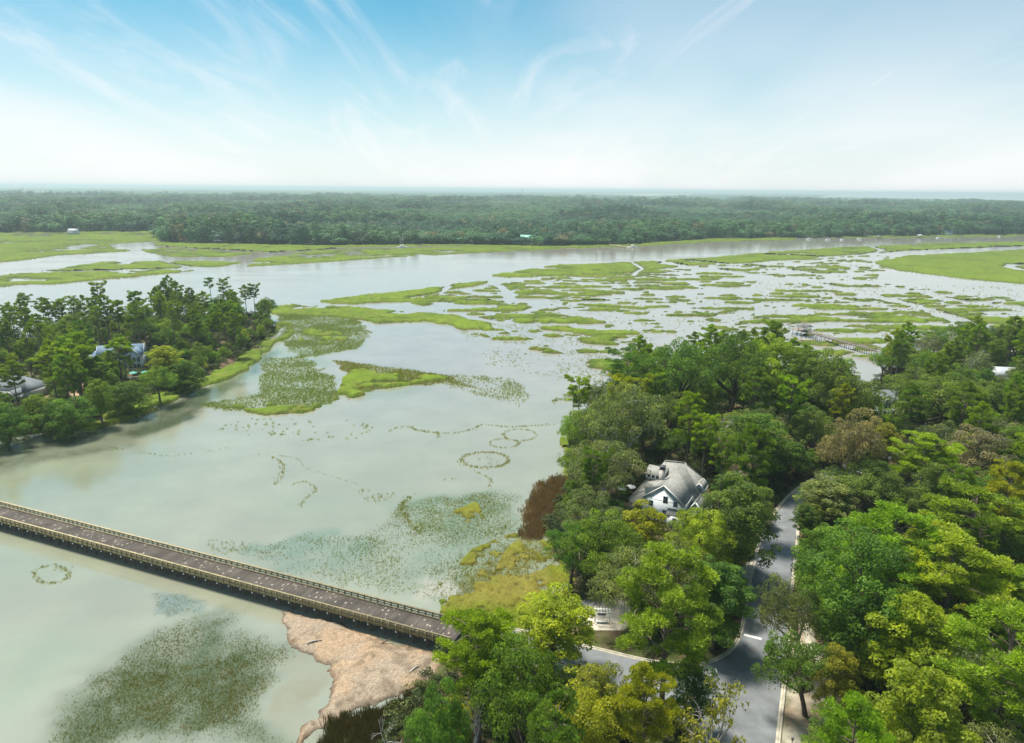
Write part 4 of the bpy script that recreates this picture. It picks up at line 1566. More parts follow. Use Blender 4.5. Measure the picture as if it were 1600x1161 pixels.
def make_shrub(seed, h=3.2, R_=2.0, leafn=85, size=0.30):
    rg = np.random.default_rng(seed)
    cr, tr = MB(), MB()
    cs, rs = [], []
    for dd in fib(20, rg, .3):
        if dd[2] < -0.2:
            continue
        cs.append(np.array((0, 0, h * .42)) + dd * np.array((R_ * .75, R_ * .75, h * .42)))
        r_ = rg.uniform(.45, .8) * R_ / 2
        rs.append((r_, r_, r_ * .8))
        limb(tr, (0, 0, -.2), cs[-1], 0.05, 0.02, rg, 0.1, 4, 4)
    leaves(cr, rg, cs, rs, leafn, size)
    return cr, tr, None


KINDS = {}


def register(kind, builds, crown_mat, bark):
    KINDS[kind] = []
    for cr, tr, ms in builds:
        e = {'trunk': tr.mesh('trunk', M[bark], True)}
        if cr is not None:
            e['crown'] = cr.mesh('crown', M[crown_mat])
            v = np.concatenate(cr.v)
            e['top'] = float(np.percentile(v[:, 2], 99.5))
            e['rad'] = float(np.percentile(np.hypot(v[:, 0], v[:, 1]), 93))
            e['mid'] = float(np.median(v[:, 2]))
        else:
            v = np.concatenate(tr.v)
            e['top'] = float(v[:, 2].max())
            e['rad'] = float(np.hypot(v[:, 0], v[:, 1]).max())
            e['mid'] = e['top'] * .6
        if ms is not None and ms.n:
            e['moss'] = ms.mesh('moss', M['moss'])
        KINDS[kind].append(e)


register('oak', [make_oak(s, R_=r_, lobes=l) for s, r_, l in ((1, 7.0, 8), (2, 6.4, 7), (3, 7.4, 9), (4, 6.8, 8))], 'leaf', 'bark')
register('mossy_oak', [make_oak(s, R_=7.2, lobes=8, leafn=95, moss=1.0) for s in (11, 12)], 'leaf', 'grey_bark')
register('broad', [make_broad(s, R_=r_) for s, r_ in ((21, 4.6), (22, 5.0), (23, 4.2), (24, 4.8))], 'leaf', 'bark')
register('pine', [make_pine(31, 25, 4.6), make_pine(32, 26, 4.2, 0.5, 26), make_pine(33, 24, 5.0, 0.55, 26, flat=True), make_pine(34, 25, 4.4, 0.38, 34)], 'needle', 'pine_bark')
register('openpine', [make_pine(41, 23, 4.6, 0.62, 15, 120, flat=True), make_pine(42, 24, 4.0, 0.68, 12, 120, flat=True), make_pine(43, 22, 4.4, 0.56, 17, 120)], 'needle', 'pine_bark')
register('thicket', [make_broad(s_, 9.0, 4.8, 120, 0.33, 0.03) for s_ in (81, 82)], 'leaf', 'bark')
register('sparse', [make_sparse(51), make_sparse(52)], 'leaf', 'grey_bark')
register('snag', [make_snag(61), make_snag(62)], 'leaf', 'dead_wood')
register('shrub', [make_shrub(71), make_shrub(72), make_shrub(73)], 'leaf', 'bark')

OBJNAME = {'oak': 'oak_tree', 'mossy_oak': 'oak_tree', 'broad': 'broadleaf_tree', 'pine': 'pine_tree', 'openpine': 'pine_tree', 'sparse': 'broadleaf_tree', 'snag': 'dead_tree', 'shrub': 'shrub', 'thicket': 'bushy_tree'}
KNOUN = {'oak': 'oak', 'mossy_oak': 'mossy oak', 'broad': 'broadleaf tree', 'pine': 'pine', 'openpine': 'thin pine', 'sparse': 'thin-leaved tree', 'snag': 'bare dead tree', 'shrub': 'shrub', 'thicket': 'bushy tree'}
CATS = {'snag': 'dead tree', 'shrub': 'shrub'}
C = {  # leaf pigments
    'deep green': (0.068, 0.150, 0.030), 'dark green': (0.098, 0.195, 0.029), 'mid green': (0.136, 0.232, 0.029), 'olive green': (0.135, 0.205, 0.040), 'grey green': (0.150, 0.205, 0.080),
    'bright green': (0.198, 0.323, 0.020), 'yellow green': (0.269, 0.333, 0.019), 'golden green': (0.255, 0.262, 0.040), 'brownish': (0.215, 0.200, 0.120), 'pale olive': (0.185, 0.245, 0.075),
    'bleached': (0.3, 0.3, 0.3), 'lime green': (0.205, 0.315, 0.030),
}
TREES = []     # x, y, radius, top height, kind, colour, object
GROUPOF = {'oak': 'oaks in the woods', 'mossy_oak': 'oaks in the woods', 'broad': 'broadleaf trees in the woods', 'pine': 'pines in the woods', 'openpine': 'pines in the woods', 'sparse': 'broadleaf trees in the woods',
           'snag': 'bare dead trees', 'thicket': 'bushy trees on the banks', 'shrub': 'shrubs along the banks'}
TR = random.Random(5)


def plant(kind, x, y, height, radius, colour, label=None, var=None, lean=(0, 0), z=1.4, zone=None):
    e = KINDS[kind][var if var is not None else TR.randrange(len(KINDS[kind]))]
    sz = height / e['top']
    sr = radius / e['rad'] * (0.88 if 'pine' in kind else 1.0)
    nm = OBJNAME[kind]
    o = bpy.data.objects.new(nm, None)
    COL.objects.link(o)
    o.location = (x, y, z)
    o.rotation_euler = (lean[0], lean[1], 0)
    o.empty_display_size = 0.5
    rz = TR.uniform(0, 6.28)
    c = C[colour]
    f = TR.uniform(0.88, 1.14)
    cc = (c[0] * f * TR.uniform(.92, 1.1), c[1] * f, c[2] * f * TR.uniform(.85, 1.2), 1)
    for part in ('trunk', 'crown', 'moss'):
        if part not in e:
            continue
        p = bpy.data.objects.new(part, e[part])
        COL.objects.link(p)
        p.parent = o
        p.rotation_euler = (0, 0, rz)
        p.scale = (sr, sr, sz)
        p.color = cc if part != 'moss' else (0.19, 0.205, 0.14, 1)
    o['category'] = CATS.get(kind, 'tree')
    o['group'] = GROUPOF[kind]
    rec = dict(x=x, y=y, r=radius, h=height, kind=kind, colour=colour, obj=o, hero=label is not None, zone=zone)
    if label:
        o['label'] = label
    TREES.append(rec)
    return rec


def hero(kind, bx, by, topy, wpx, colour, label, var=None, lean=(0, 0)):
    """base pixel, top pixel row and crown width in pixels -> a planted tree"""
    x, y = W2(bx, by, 1.5)
    lo, hi = 1.0, 60.0
    for _ in range(40):
        m_ = (lo + hi) / 2
        if float(P(x, y, 1.5 + m_)[1]) > topy:
            lo = m_
        else:
            hi = m_
    h = lo
    depth = _f.x * x + _f.y * y + _f.z * (1.5 + h * .7 - CAM_H)
    return plant(kind, x, y, h, wpx / 2 * depth / FPX, colour, label, var, lean)


HEROES = [
    ('pine', 1030, 1152, 858, 160, 'lime green', 'tallest bright green pine standing alone at the corner of the side road', 3),
    ('broad', 862, 1052, 930, 128, 'yellow green', 'yellow green tree between the bridge end and the information board'),
    ('pine', 748, 1160, 952, 135, 'bright green', 'pine leaning over the end of the bridge deck', 0),
    ('oak', 815, 1225, 1010, 150, 'mid green', 'mid green oak below the yellow green tree near the bridge end'),
    ('oak', 690, 1260, 1070, 105, 'dark green', 'dark green oak at the edge of the tan reed mat'),
    ('broad', 935, 1195, 1040, 88, 'golden green', 'golden topped tree in front of the side road gap'),
    ('broad', 900, 1270, 1090, 130, 'yellow green', 'yellow green tree lowest in view below the golden topped tree'),
    ('pine', 998, 1250, 1045, 105, 'yellow green', 'yellow green pine directly below the tallest bright green pine', 0),
    ('sparse', 1100, 1262, 1082, 125, 'golden green', 'thin golden tree with pale branches beside the wide asphalt junction'),
    ('broad', 1078, 1145, 1035, 75, 'deep green', 'deep green tree on the south corner of the road junction'),
    ('broad', 1112, 1018, 880, 100, 'dark green', 'dark green tree inside the kerb bend left of the stop line'),
    ('broad', 1085, 925, 795, 92, 'yellow green', 'yellow green tree in front of the right end of the white gabled house'),
    ('broad', 1145, 905, 750, 112, 'olive green', 'olive green tree between the white gabled house and the road'),
    ('mossy_oak', 1262, 1040, 893, 92, 'grey green', 'grey mossy oak leaning over the road above the stop line', 0, (0.0, -0.40)),
    ('oak', 1258, 1118, 993, 110, 'dark green', 'small dark green oak leaning over the kerb below the stop line', 1, (0.0, -0.22)),
    ('broad', 1318, 1062, 832, 150, 'dark green', 'large dark green tree right of the road with a rounded crown'),
    ('pine', 1375, 1000, 797, 150, 'bright green', 'bright domed pine behind the large dark green tree', 3),
    ('pine', 1462, 1030, 832, 170, 'yellow green', 'broad yellow green pine crown in the middle of the roadside forest', 3),
    ('pine', 1540, 1035, 880, 150, 'bright green', 'bright green pine near the picture edge right of the broad yellow green crown', 0),
    ('broad', 1405, 1120, 930, 130, 'yellow green', 'yellow tree right of the large dark green tree, brightest in the forest'),
    ('pine', 1532, 1200, 962, 190, 'bright green', 'large bright green pine in the lower corner of the forest', 3),
    ('broad', 1408, 1275, 1045, 145, 'yellow green', 'yellow green tree at the bottom of the forest below the brightest yellow tree'),
    ('broad', 1296, 1140, 1012, 62, 'golden green', 'small golden green tree beside the concrete path'),
    ('broad', 1300, 1235, 1110, 90, 'mid green', 'mid green tree at the foot of the concrete path'),
    ('openpine', 1502, 912, 762, 150, 'bright green', 'pine with bare white lower branches among the roadside oaks', 2),
    ('oak', 1318, 785, 640, 92, 'brownish', 'brown leafed tree right of the far bend of the road', 0),
    ('broad', 1374, 745, 660, 48, 'golden green', 'narrow golden tree beside the brown leafed tree'),
    ('pine', 1432, 800, 676, 105, 'bright green', 'bright green pine right of the narrow golden tree', 0),
    ('broad', 1352, 690, 622, 56, 'bright green', 'round bright green tree below the slate roofed dormer house'),
    ('oak', 1432, 690, 586, 128, 'olive green', 'olive oak covering the right end of the dormer house'),
    ('broad', 1512, 790, 672, 95, 'brownish', 'brownish tree far right of the brown leafed tree', 1),
    ('mossy_oak', 975, 745, 598, 135, 'grey green', 'big grey green mossy oak on the bay shore', 1),
    ('mossy_oak', 940, 790, 688, 125, 'grey green', 'grey green mossy oak left of the white gabled house', 0),
    ('oak', 905, 700, 650, 60, 'dark green', 'dark oak bough tree leaning out over the bay'),
    ('openpine', 975, 668, 545, 80, 'dark green', 'thin topped dark pine on the bay shore', 0),
    ('broad', 970, 740, 650, 45, 'bright green', 'small bright tree amid the mossy shore oaks'),
    ('oak', 1062, 665, 530, 110, 'dark green', 'dark green tree behind the mossy oaks on the north shore'),
    ('oak', 1140, 660, 520, 105, 'dark green', 'dark green oak near the pier, left one of the pair'),
    ('broad', 1200, 665, 528, 80, 'bright green', 'bright green tall tree on the north shore'),
    ('broad', 1255, 670, 545, 90, 'mid green', 'mid green tall tree right below the pier'),
    ('oak', 1300, 690, 560, 115, 'olive green', 'olive brown oak left of the water gap'),
    ('broad', 1175, 760, 645, 100, 'dark green', 'dark green tree behind the white gabled house'),
    ('mossy_oak', 1175, 740, 655, 120, 'pale olive', 'pale olive oak between the house and the far road bend'),
    ('oak', 928, 872, 772, 112, 'grey green', 'grey green oak above the meadow by the bay'),
    ('broad', 1000, 895, 790, 78, 'yellow green', 'yellow green tree in front of the white gable wall'),
    ('oak', 938, 926, 808, 118, 'mid green', 'mid green oak right of the yellow meadow'),
    ('oak', 892, 915, 822, 80, 'dark green', 'dark green oak above the brown rushes'),
    ('broad', 1287, 818, 750, 84, 'pale olive', 'pale olive tree hiding the far bend of the road'),
    ('broad', 1262, 796, 758, 40, 'mid green', 'small green tree at the right road edge where the road vanishes'),
    ('oak', 1340, 806, 722, 110, 'olive green', 'olive oak right of the far road bend, below the brown leafed tree'),
    ('broad', 1228, 748, 690, 60, 'dark green', 'dark green tree left of the far road bend'),
    ('thicket', 12, 690, 632, 70, 'dark green', 'dark low tree at the near left corner of the island'),
    ('thicket', 66, 672, 616, 60, 'mid green', 'low mid green bushy tree on the island bank below the slate roof'),
    ('thicket', 112, 674, 622, 75, 'dark green', 'low dark tree on the near island bank below the sand patch'),
    ('broad', 160, 660, 592, 40, 'mid green', 'green bank tree below the gap between the two island houses'),
    ('thicket', 200, 644, 596, 66, 'dark green', 'low dark tree on the bank below the blue roofed house'),
    ('oak', 250, 626, 572, 50, 'mid green', 'low tree on the bank right of the island terrace'),
    ('thicket', 292, 606, 562, 56, 'dark green', 'low dark tree midway along the island bank'),
    ('pine', 30, 640, 562, 42, 'mid green', 'pine in front of the left half of the slate roof', 0),
    ('pine', 92, 640, 540, 52, 'bright green', 'bright pine in front of the right end of the slate roof', 1),
    ('pine', 128, 630, 520, 62, 'bright green', 'tall bright island pine left of the blue roof', 3),
    ('pine', 192, 606, 528, 46, 'bright green', 'bright pine standing in front of the blue roof', 3),
    ('pine', 160, 628, 558, 44, 'mid green', 'pine in front of the left wing of the blue roofed house', 0),
    ('broad', 262, 600, 540, 50, 'yellow green', 'yellow green tree right of the tall white framed windows'),
    ('snag', 742, 1190, 1085, 70, 'brownish', 'bare white dead tree below the bridge end', 0),
    ('snag', 604, 1195, 1112, 60, 'brownish', 'bare pale snag at the edge of the dark rushes', 1),
]


def flush():
    bpy.context.view_layer.update()


for hrow in HEROES:
    hero(*hrow[:7], *hrow[7:])

# ------------------------------------------------------------------ the rest of the woods
CLEAR = [  # openings of the woods: (left, top, right, bottom) of what stands open there
    (986, 722, 1094, 812), (1360, 588, 1400, 642), (1553, 572, 1572, 581), (1258, 733, 1296, 762), (898, 938, 958, 985), (908, 1018, 962, 1062), (1334, 558, 1350, 604),
    (1186, 782, 1236, 1000), (1140, 960, 1226, 1161), (1226, 1085, 1262, 1161), (1180, 880, 1232, 960), (690, 960, 715, 1012), (820, 968, 850, 998), (812, 742, 882, 840), (440, 930, 640, 1100), (600, 990, 690, 1045),
]
CLEAR_I = [(150, 528, 178, 550), (206, 530, 236, 568), (34, 600, 54, 627), (0, 576, 66, 594), (202, 572, 256, 590)]


def blocks(x, y, r, h, rects):
    px, pt = P(x, y, 1.5 + h)
    _, pb = P(x, y, 1.5 + h * 0.35)
    pl, _ = P(x - r * .8, y, 1.5 + h * .6)
    pr_, _ = P(x + r * .8, y, 1.5 + h * .6)
    for a, b, c_, d_ in rects:
        if pr_ > a and pl < c_ and pb > b and pt < d_:
            return True
    return False


def wood(poly, n, kinds, rects, colours, hrange, seed, spacing=0.80, xmax=1e9, ymax=1e9, ymin=-1e9, inset=1.5):
    rnd = random.Random(seed)
    xs = [p[0] for p in poly]
    ys = [p[1] for p in poly]
    made, tries = 0, 0
    while made < n and tries < n * 60:
        tries += 1
        x = rnd.uniform(min(xs), min(max(xs), xmax))
        y = rnd.uniform(max(min(ys), ymin), min(max(ys), ymax))
        px, py = P(x, y, 8)
        if px < -70 or px > 1680 or py > 1290:
            continue
        if not inpoly(np.array([x]), np.array([y]), poly)[0]:
            continue
        if linedist(np.array([x]), np.array([y]), poly, True)[0] < inset:
            continue
        kind = rnd.choices([k[0] for k in kinds], [k[1] for k in kinds])[0]
        h = rnd.uniform(*hrange[kind])
        r = {'oak': 0.46, 'mossy_oak': 0.46, 'broad': 0.28, 'pine': 0.185, 'openpine': 0.18, 'sparse': 0.32, 'shrub': 0.55, 'thicket': 0.5, 'snag': 0.3}[kind] * h * rnd.uniform(.88, 1.12)
        rdd = linedist(np.array([x]), np.array([y]), ROAD, True)[0]
        if inpoly(np.array([x]), np.array([y]), ROAD)[0] or rdd < max(1.2, r * 0.45):
            continue
        if poly is PEN:
            if linedist(np.array([x]), np.array([y]), WALKL)[0] < max(1.2, r * .35):
                continue
        if math.hypot(x - HOUSE_C[0], y - HOUSE_C[1] - 4) < 12:
            continue
        if blocks(x, y, r, h, rects):
            continue
        bad = False
        for t in TREES:
            if abs(t['x'] - x) < 14 and abs(t['y'] - y) < 14:
                k = spacing * (0.82 if t['h'] > h * 1.5 or h > t['h'] * 1.5 else 1)
                if math.hypot(t['x'] - x, t['y'] - y) < (t['r'] + r) * k:
                    bad = True
                    break
        if bad:
            continue
        plant(kind, x, y, h, r, rnd.choices([c_[0] for c_ in colours[kind]], [c_[1] for c_ in colours[kind]])[0], z=1.35, zone=seed)
        made += 1
    return made


HR = {'oak': (13, 17.5), 'mossy_oak': (12, 16), 'broad': (13, 20), 'pine': (21, 28), 'openpine': (20, 26), 'sparse': (10, 14), 'shrub': (2.5, 4.5)}
CR = {'oak': [('dark green', 3), ('mid green', 5), ('olive green', 4), ('deep green', 1.5), ('pale olive', 1)], 'mossy_oak': [('grey green', 3), ('olive green', 2), ('pale olive', 1)],
      'broad': [('dark green', 3), ('mid green', 4), ('olive green', 2), ('bright green', 2), ('yellow green', 1.2)], 'pine': [('bright green', 3), ('mid green', 4), ('yellow green', 1)],
      'openpine': [('mid green', 1), ('dark green', 1)], 'sparse': [('brownish', 1), ('pale olive', 1)], 'shrub': [('mid green', 2), ('olive green', 2), ('yellow green', 1), ('dark green', 2)]}
KP = [('oak', 5), ('mossy_oak', 1.6), ('broad', 4), ('pine', 3.0), ('sparse', 0.4)]
n1 = wood(PEN, 190, KP, CLEAR, CR, HR, 101, 0.66, xmax=330, ymin=36)
n1s = wood(PEN, 12, [('snag', 1)], CLEAR, dict(CR, snag=[('bleached', 1)]), dict(HR, snag=(15, 19)), 104, 0.42, xmax=260, ymin=45)
HR2 = dict(HR, oak=(8, 11), broad=(8, 11))
n1b = wood(PEN, 150, [('broad', 3), ('oak', 2)], CLEAR, CR, HR2, 102, 0.46, xmax=330, ymin=36)
n1c = wood(PEN, 80, [('shrub', 1), ('thicket', 1)], [(1140, 960, 1226, 1161), (440, 930, 640, 1100), (600, 990, 690, 1045), (898, 938, 958, 985), (820, 968, 850, 998), (986, 722, 1094, 812)], dict(CR, thicket=CR['broad']), dict(HR, thicket=(4, 7)), 103, 0.6, xmax=170, ymin=50, ymax=170, inset=0.5)
HRI = {'oak': (10, 15), 'mossy_oak': (10, 14), 'broad': (10, 16), 'pine': (18, 26), 'openpine': (19, 27), 'sparse': (9, 12), 'shrub': (2.5, 5)}
CRI = dict(CR, pine=[('dark green', 1), ('mid green', 5), ('bright green', 2.5)], oak=[('dark green', 3), ('deep green', 1), ('mid green', 4), ('olive green', 2)], openpine=[('mid green', 3), ('dark green', 1)])
n2 = wood(ISL, 130, [('oak', 4), ('pine', 4), ('openpine', 2.4), ('broad', 2), ('mossy_oak', .6)], CLEAR_I, CRI, HRI, 201, 0.52)
n2c = wood(ISL, 90, [('shrub', 3), ('thicket', 3)], [(212, 545, 232, 566), (30, 585, 60, 628)], dict(CRI, thicket=CR['broad']), dict(HRI, thicket=(5, 8)), 203, 0.5, ymax=330, inset=0.8)
n2b = wood(ISL, 110, [('broad', 2), ('oak', 2), ('shrub', 1)], CLEAR_I, CRI, dict(HRI, oak=(6, 9), broad=(6, 9)), 202, 0.44)
print('trees', len(TREES), n1, n1b, n1c, n2, n2b)


# ------------------------------------------------------------------ far woods across the river: one mass of crowns
def far_tree(seed, kind):
    rg = np.random.default_rng(seed)
    mb = MB()
    if kind == 'dome':
        cs = np.array([(0, 0, 9.5)] + [(4.2 * math.cos(a), 4.2 * math.sin(a), 7.2 + rg.uniform(-1, 1)) for a in np.arange(5) * 1.2566 + rg.uniform(0, 1)])
        rs = np.array([(4.4, 4.4, 3.6)] + [(3.6, 3.6, 3.4)] * 5)
        leaves(mb, rg, cs, rs, 120, 1.25, 0.75, shell=0.75, jitter=0.5)
    else:
        cs = np.array([(rg.normal() * 1.6, rg.normal() * 1.6, z) for z in np.linspace(8, 20, 8)])
        rs = np.array([(2.7, 2.7, 1.6)] * 8)
        leaves(mb, rg, cs, rs, 70, 1.1, 0.7, shell=0.6, jitter=0.5)
        mb.tube([(0, 0, 0), (0, 0, 17)], [0.35, 0.2], 4, a=0.8)
    # lower skirt closes the wood's edge
    leaves(mb, rg, np.array([(0, 0, 3.2)]), np.array([(4.6, 4.6, 3.6)]), 50, 2.0, 0.7, shell=0.75)
    return mb


FT = [proto('far_crown', far_tree(s, k), M['leaf_i']) for s, k in ((1, 'dome'), (2, 'dome'), (3, 'dome'), (4, 'pine'), (5, 'pine'))]


def far_woods():
    P_, S_, T_, Wh = [], [], [], []
    d = 980.0
    rg = np.random.default_rng(77)
    while d < 5200:
        sp = 12.5 + (d - 980) / 200.0
        xs_ = np.arange(-0.86 * d, 0.86 * d, sp)
        x = xs_ + rg.uniform(-.5, .5, len(xs_)) * sp
        y = d + rg.uniform(-.5, .5, len(xs_)) * sp
        ok = inpoly(x, y, FAR)
        px, py = P(x, y)
        ok &= ~inpoly(px, py, [(1265, 311), (1305, 303.8), (1380, 303.2), (1700, 305.6), (2600, 312), (2600, 325), (1700, 317.5), (1610, 316.5), (1500, 314), (1400, 312.5), (1330, 311.5)])
        # lawns and gaps round the shore houses
        if d < 1500:
            for cx_, cy_, w_, dp in FARCLEAR:
                ok &= ~((np.abs(x - cx_) < w_) & (y < cy_ + dp) & (y > cy_ - 40))
        x, y = x[ok], y[ok]
        P_.append(np.c_[x, y, np.full(len(x), 1.0)])
        s = sp / 9.5
        hs = rg.uniform(0.75, 1.35, len(x)) * (0.65 + 0.75 * vnoise(x / 150, y / 190, 4)) * min(1.35, 0.95 + (s - 1) * .25)
        wsc = s * rg.uniform(.75, 1.5, len(x))
        S_.append(np.c_[wsc, wsc, hs])
        k = fbm(x / 160, y / 220, 3, 8)[:, None]
        k2 = rg.uniform(0, 1, (len(x), 1))
        c = np.array((0.026, 0.088, 0.050)) + (np.array((0.070, 0.165, 0.065)) - np.array((0.026, 0.088, 0.050))) * np.clip((k - .5) * 3.2 + .4 + (k2 - .5) * .9, 0, 1)
        c = c * rg.uniform(0.62, 1.5, (len(x), 1))
        c = np.where(k2 > 0.94, np.array((0.15, 0.15, 0.07)), c)
        T_.append(c)
        pine = vnoise(x / 240, y / 300, 14) > 0.5
        Wh.append(np.where(pine & (rg.uniform(0, 1, len(x)) < 0.7), rg.integers(3, 5, len(x)), rg.integers(0, 3, len(x))))
        d += sp * 0.95
    p = np.concatenate(P_)
    n = len(p)
    r = np.c_[np.zeros(n), np.zeros(n), rg.uniform(0, 6.28, n)]
    print('far crowns', n)
    scatter('far_woods', p, np.concatenate(S_), r, np.concatenate(T_), np.concatenate(Wh), FT, kind='stuff', label='dark woods of mixed pine and oak lining the far river bank')


FARCLEAR = []
for px_, py_, w_, dp in ((825, 378, 16, 12), (878, 377, 8, 6), (1375, 368, 12, 8), (1350, 367, 12, 8), (1530, 366, 16, 14), (1485, 367, 10, 8)):
    cx_, cy_ = W2(px_, py_, 1.5)
    FARCLEAR.append((cx_, cy_, w_, dp))
far_woods()

# understorey between the trunks
def undergrowth(poly, n, seed, x0, x1, y0, y1):
    rg = np.random.default_rng(seed)
    x = rg.uniform(x0, x1, n)
    y = rg.uniform(y0, y1, n)
    d = linedist(x, y, poly, True)
    ok = inpoly(x, y, poly) & (d > 0.6)
    px, py = P(x, y, 2)
    ok &= (px > -80) & (px < 1700) & (py < 1300)
    if poly is PEN:
        ok &= ~inpoly(x, y, ROAD) & (linedist(x, y, ROAD, True) > 1.8) & (linedist(x, y, WALKL) > 1.7) & (np.hypot(x - HOUSE_C[0], y - HOUSE_C[1] - 4) > 11)
        ok &= ~inpoly(px, py, [(885, 935), (1005, 925), (1010, 990), (890, 990)])
        ok &= ~inpoly(px, py, [(1220, 1330), (1222, 930), (1262, 930), (1300, 1090), (1310, 1161), (1310, 1330)])
        ok &= ~inpoly(px, py, [(815, 965), (860, 965), (860, 1005), (815, 1005)])
    else:
        ok &= ~inpoly(px, py, [(60, 595), (150, 590), (160, 640), (60, 665)])
    ok &= rg.uniform(0, 1, n) < 0.25 + 0.9 * fbm(x / 8, y / 8, 3, 5)
    x, y = x[ok], y[ok]
    s = rg.uniform(0.45, 1.25, len(x))
    k = rg.uniform(0, 1, (len(x), 1))
    c = np.array((0.030, 0.060, 0.018)) + (np.array((0.10, 0.125, 0.03)) - np.array((0.030, 0.060, 0.018))) * k ** 1.5
    return np.c_[x, y, np.full(len(x), 1.3)], np.c_[s, s, s * rg.uniform(.7, 1.2, len(x))], c


def bush_mb(seed):
    rg = np.random.default_rng(seed)
    mb = MB()
    cs = np.array([(rg.normal() * .7, rg.normal() * .7, rg.uniform(.5, 1.6)) for _ in range(9)])
    leaves(mb, rg, cs, np.full(9, .75), 42, 0.36, 0.55, shell=.5)
    return mb


BP = [proto('bush', bush_mb(s), M['leaf_i']) for s in (5, 6, 7)]
a1 = undergrowth(PEN, 30000, 1, -40, 330, 35, 330)
a2 = undergrowth(ISL, 14000, 2, min(ISX), max(ISX), min(ISY), max(ISY))
p_ = np.concatenate([a1[0], a2[0]])
n_ = len(p_)
print('undergrowth', n_)
scatter('undergrowth', p_, np.concatenate([a1[1], a2[1]]), np.c_[np.zeros(n_), np.zeros(n_), RNG.uniform(0, 6.28, n_)], np.concatenate([a1[2], a2[2]]), RNG.integers(0, 3, n_), BP,
        kind='stuff', label='low green undergrowth beneath the trees')

# ------------------------------------------------------------------ buildings
def slab(mb, pts, th=0.16):
    """roof plane of 3 or 4 corners given a thickness"""
    p = [np.array(q, float) for q in pts]
    if len(p) == 3:
        p = [p[0], p[1], (p[1] + p[2]) / 2, p[2]]
    n = np.cross(p[1] - p[0], p[3] - p[0])
    n /= np.linalg.norm(n)
    if n[2] < 0:
        n = -n
    lo = [q - n * th for q in p]
    mb.add(p + lo, [(0, 1, 2, 3), (7, 6, 5, 4), (0, 4, 5, 1), (1, 5, 6, 2), (2, 6, 7, 3), (3, 7, 4, 0)])


def prism(mb, x0, x1, y0, y1, z0, z1, apex=None, axis='y'):
    """walls of a block, with gable ends when apex is given (ridge along axis)"""
    mb.add([(x0, y0, z0), (x1, y0, z0), (x1, y1, z0), (x0, y1, z0), (x0, y0, z1), (x1, y0, z1), (x1, y1, z1), (x0, y1, z1)],
           [(3, 2, 1, 0), (4, 5, 6, 7), (0, 1, 5, 4), (1, 2, 6, 5), (2, 3, 7, 6), (3, 0, 4, 7)])
    if apex:
        if axis == 'y':
            xm = (x0 + x1) / 2
            for y, yy in ((y0, y0 + .15), (y1 - .15, y1)):
                mb.add([(x0, y, z1), (xm, y, z1), (x1, y, z1), (xm, y, apex), (x0, yy, z1), (xm, yy, z1), (x1, yy, z1), (xm, yy, apex)],
                       [(0, 1, 2, 3), (4, 7, 6, 5), (0, 3, 7, 4), (3, 2, 6, 7)])
        else:
            ym = (y0 + y1) / 2
            for x, xx in ((x0, x0 + .15), (x1 - .15, x1)):
                mb.add([(x, y0, z1), (x, ym, z1), (x, y1, z1), (x, ym, apex), (xx, y0, z1), (xx, ym, z1), (xx, y1, z1), (xx, ym, apex)],
                       [(3, 2, 1, 0), (5, 6, 7, 4), (0, 4, 7, 3), (3, 7, 6, 2)])


def gable_roof(root, x0, x1, y0, y1, ze, za, axis='y', m_='shingle', over=0.45, name='roof', trim=True):
    mb, tb = MB(), MB()
    if axis == 'y':
        xm = (x0 + x1) / 2
        k = (za - ze) / (xm - x0)
        a, b = x0 - over, x1 + over
        zo = ze - over * k
        slab(mb, [(a, y0 - over, zo + .2), (xm, y0 - over, za + .2), (xm, y1 + over, za + .2), (a, y1 + over, zo + .2)])
        slab(mb, [(xm, y0 - over, za + .2), (b, y0 - over, zo + .2), (b, y1 + over, zo + .2), (xm, y1 + over, za + .2)])
        for yy in (y0 - over - .04, y1 + over + .04):
            tb.beam((a, yy, zo + .05), (xm, yy, za + .05), 0.10, 0.30)
            tb.beam((xm, yy, za + .05), (b, yy, zo + .05), 0.10, 0.30)
        tb.beam((a - .05, y0 - over, zo), (a - .05, y1 + over, zo), 0.10, 0.24)
        tb.beam((b + .05, y0 - over, zo), (b + .05, y1 + over, zo), 0.10, 0.24)
    else:
        ym = (y0 + y1) / 2
        k = (za - ze) / (ym - y0)
        a, b = y0 - over, y1 + over
        zo = ze - over * k
        slab(mb, [(x0 - over, a, zo + .2), (x1 + over, a, zo + .2), (x1 + over, ym, za + .2), (x0 - over, ym, za + .2)])
        slab(mb, [(x0 - over, ym, za + .2), (x1 + over, ym, za + .2), (x1 + over, b, zo + .2), (x0 - over, b, zo + .2)])
        for xx in (x0 - over - .04, x1 + over + .04):
            tb.beam((xx, a, zo + .05), (xx, ym, za + .05), 0.10, 0.30)
            tb.beam((xx, ym, za + .05), (xx, b, zo + .05), 0.10, 0.30)
        tb.beam((x0 - over, a - .05, zo), (x1 + over, a - .05, zo), 0.10, 0.24)
        tb.beam((x0 - over, b + .05, zo), (x1 + over, b + .05, zo), 0.10, 0.24)
    r_ = mb.obj(name, M[m_], root)
    if trim:
        tb.obj('fascia', M['trim'], r_)
    return r_


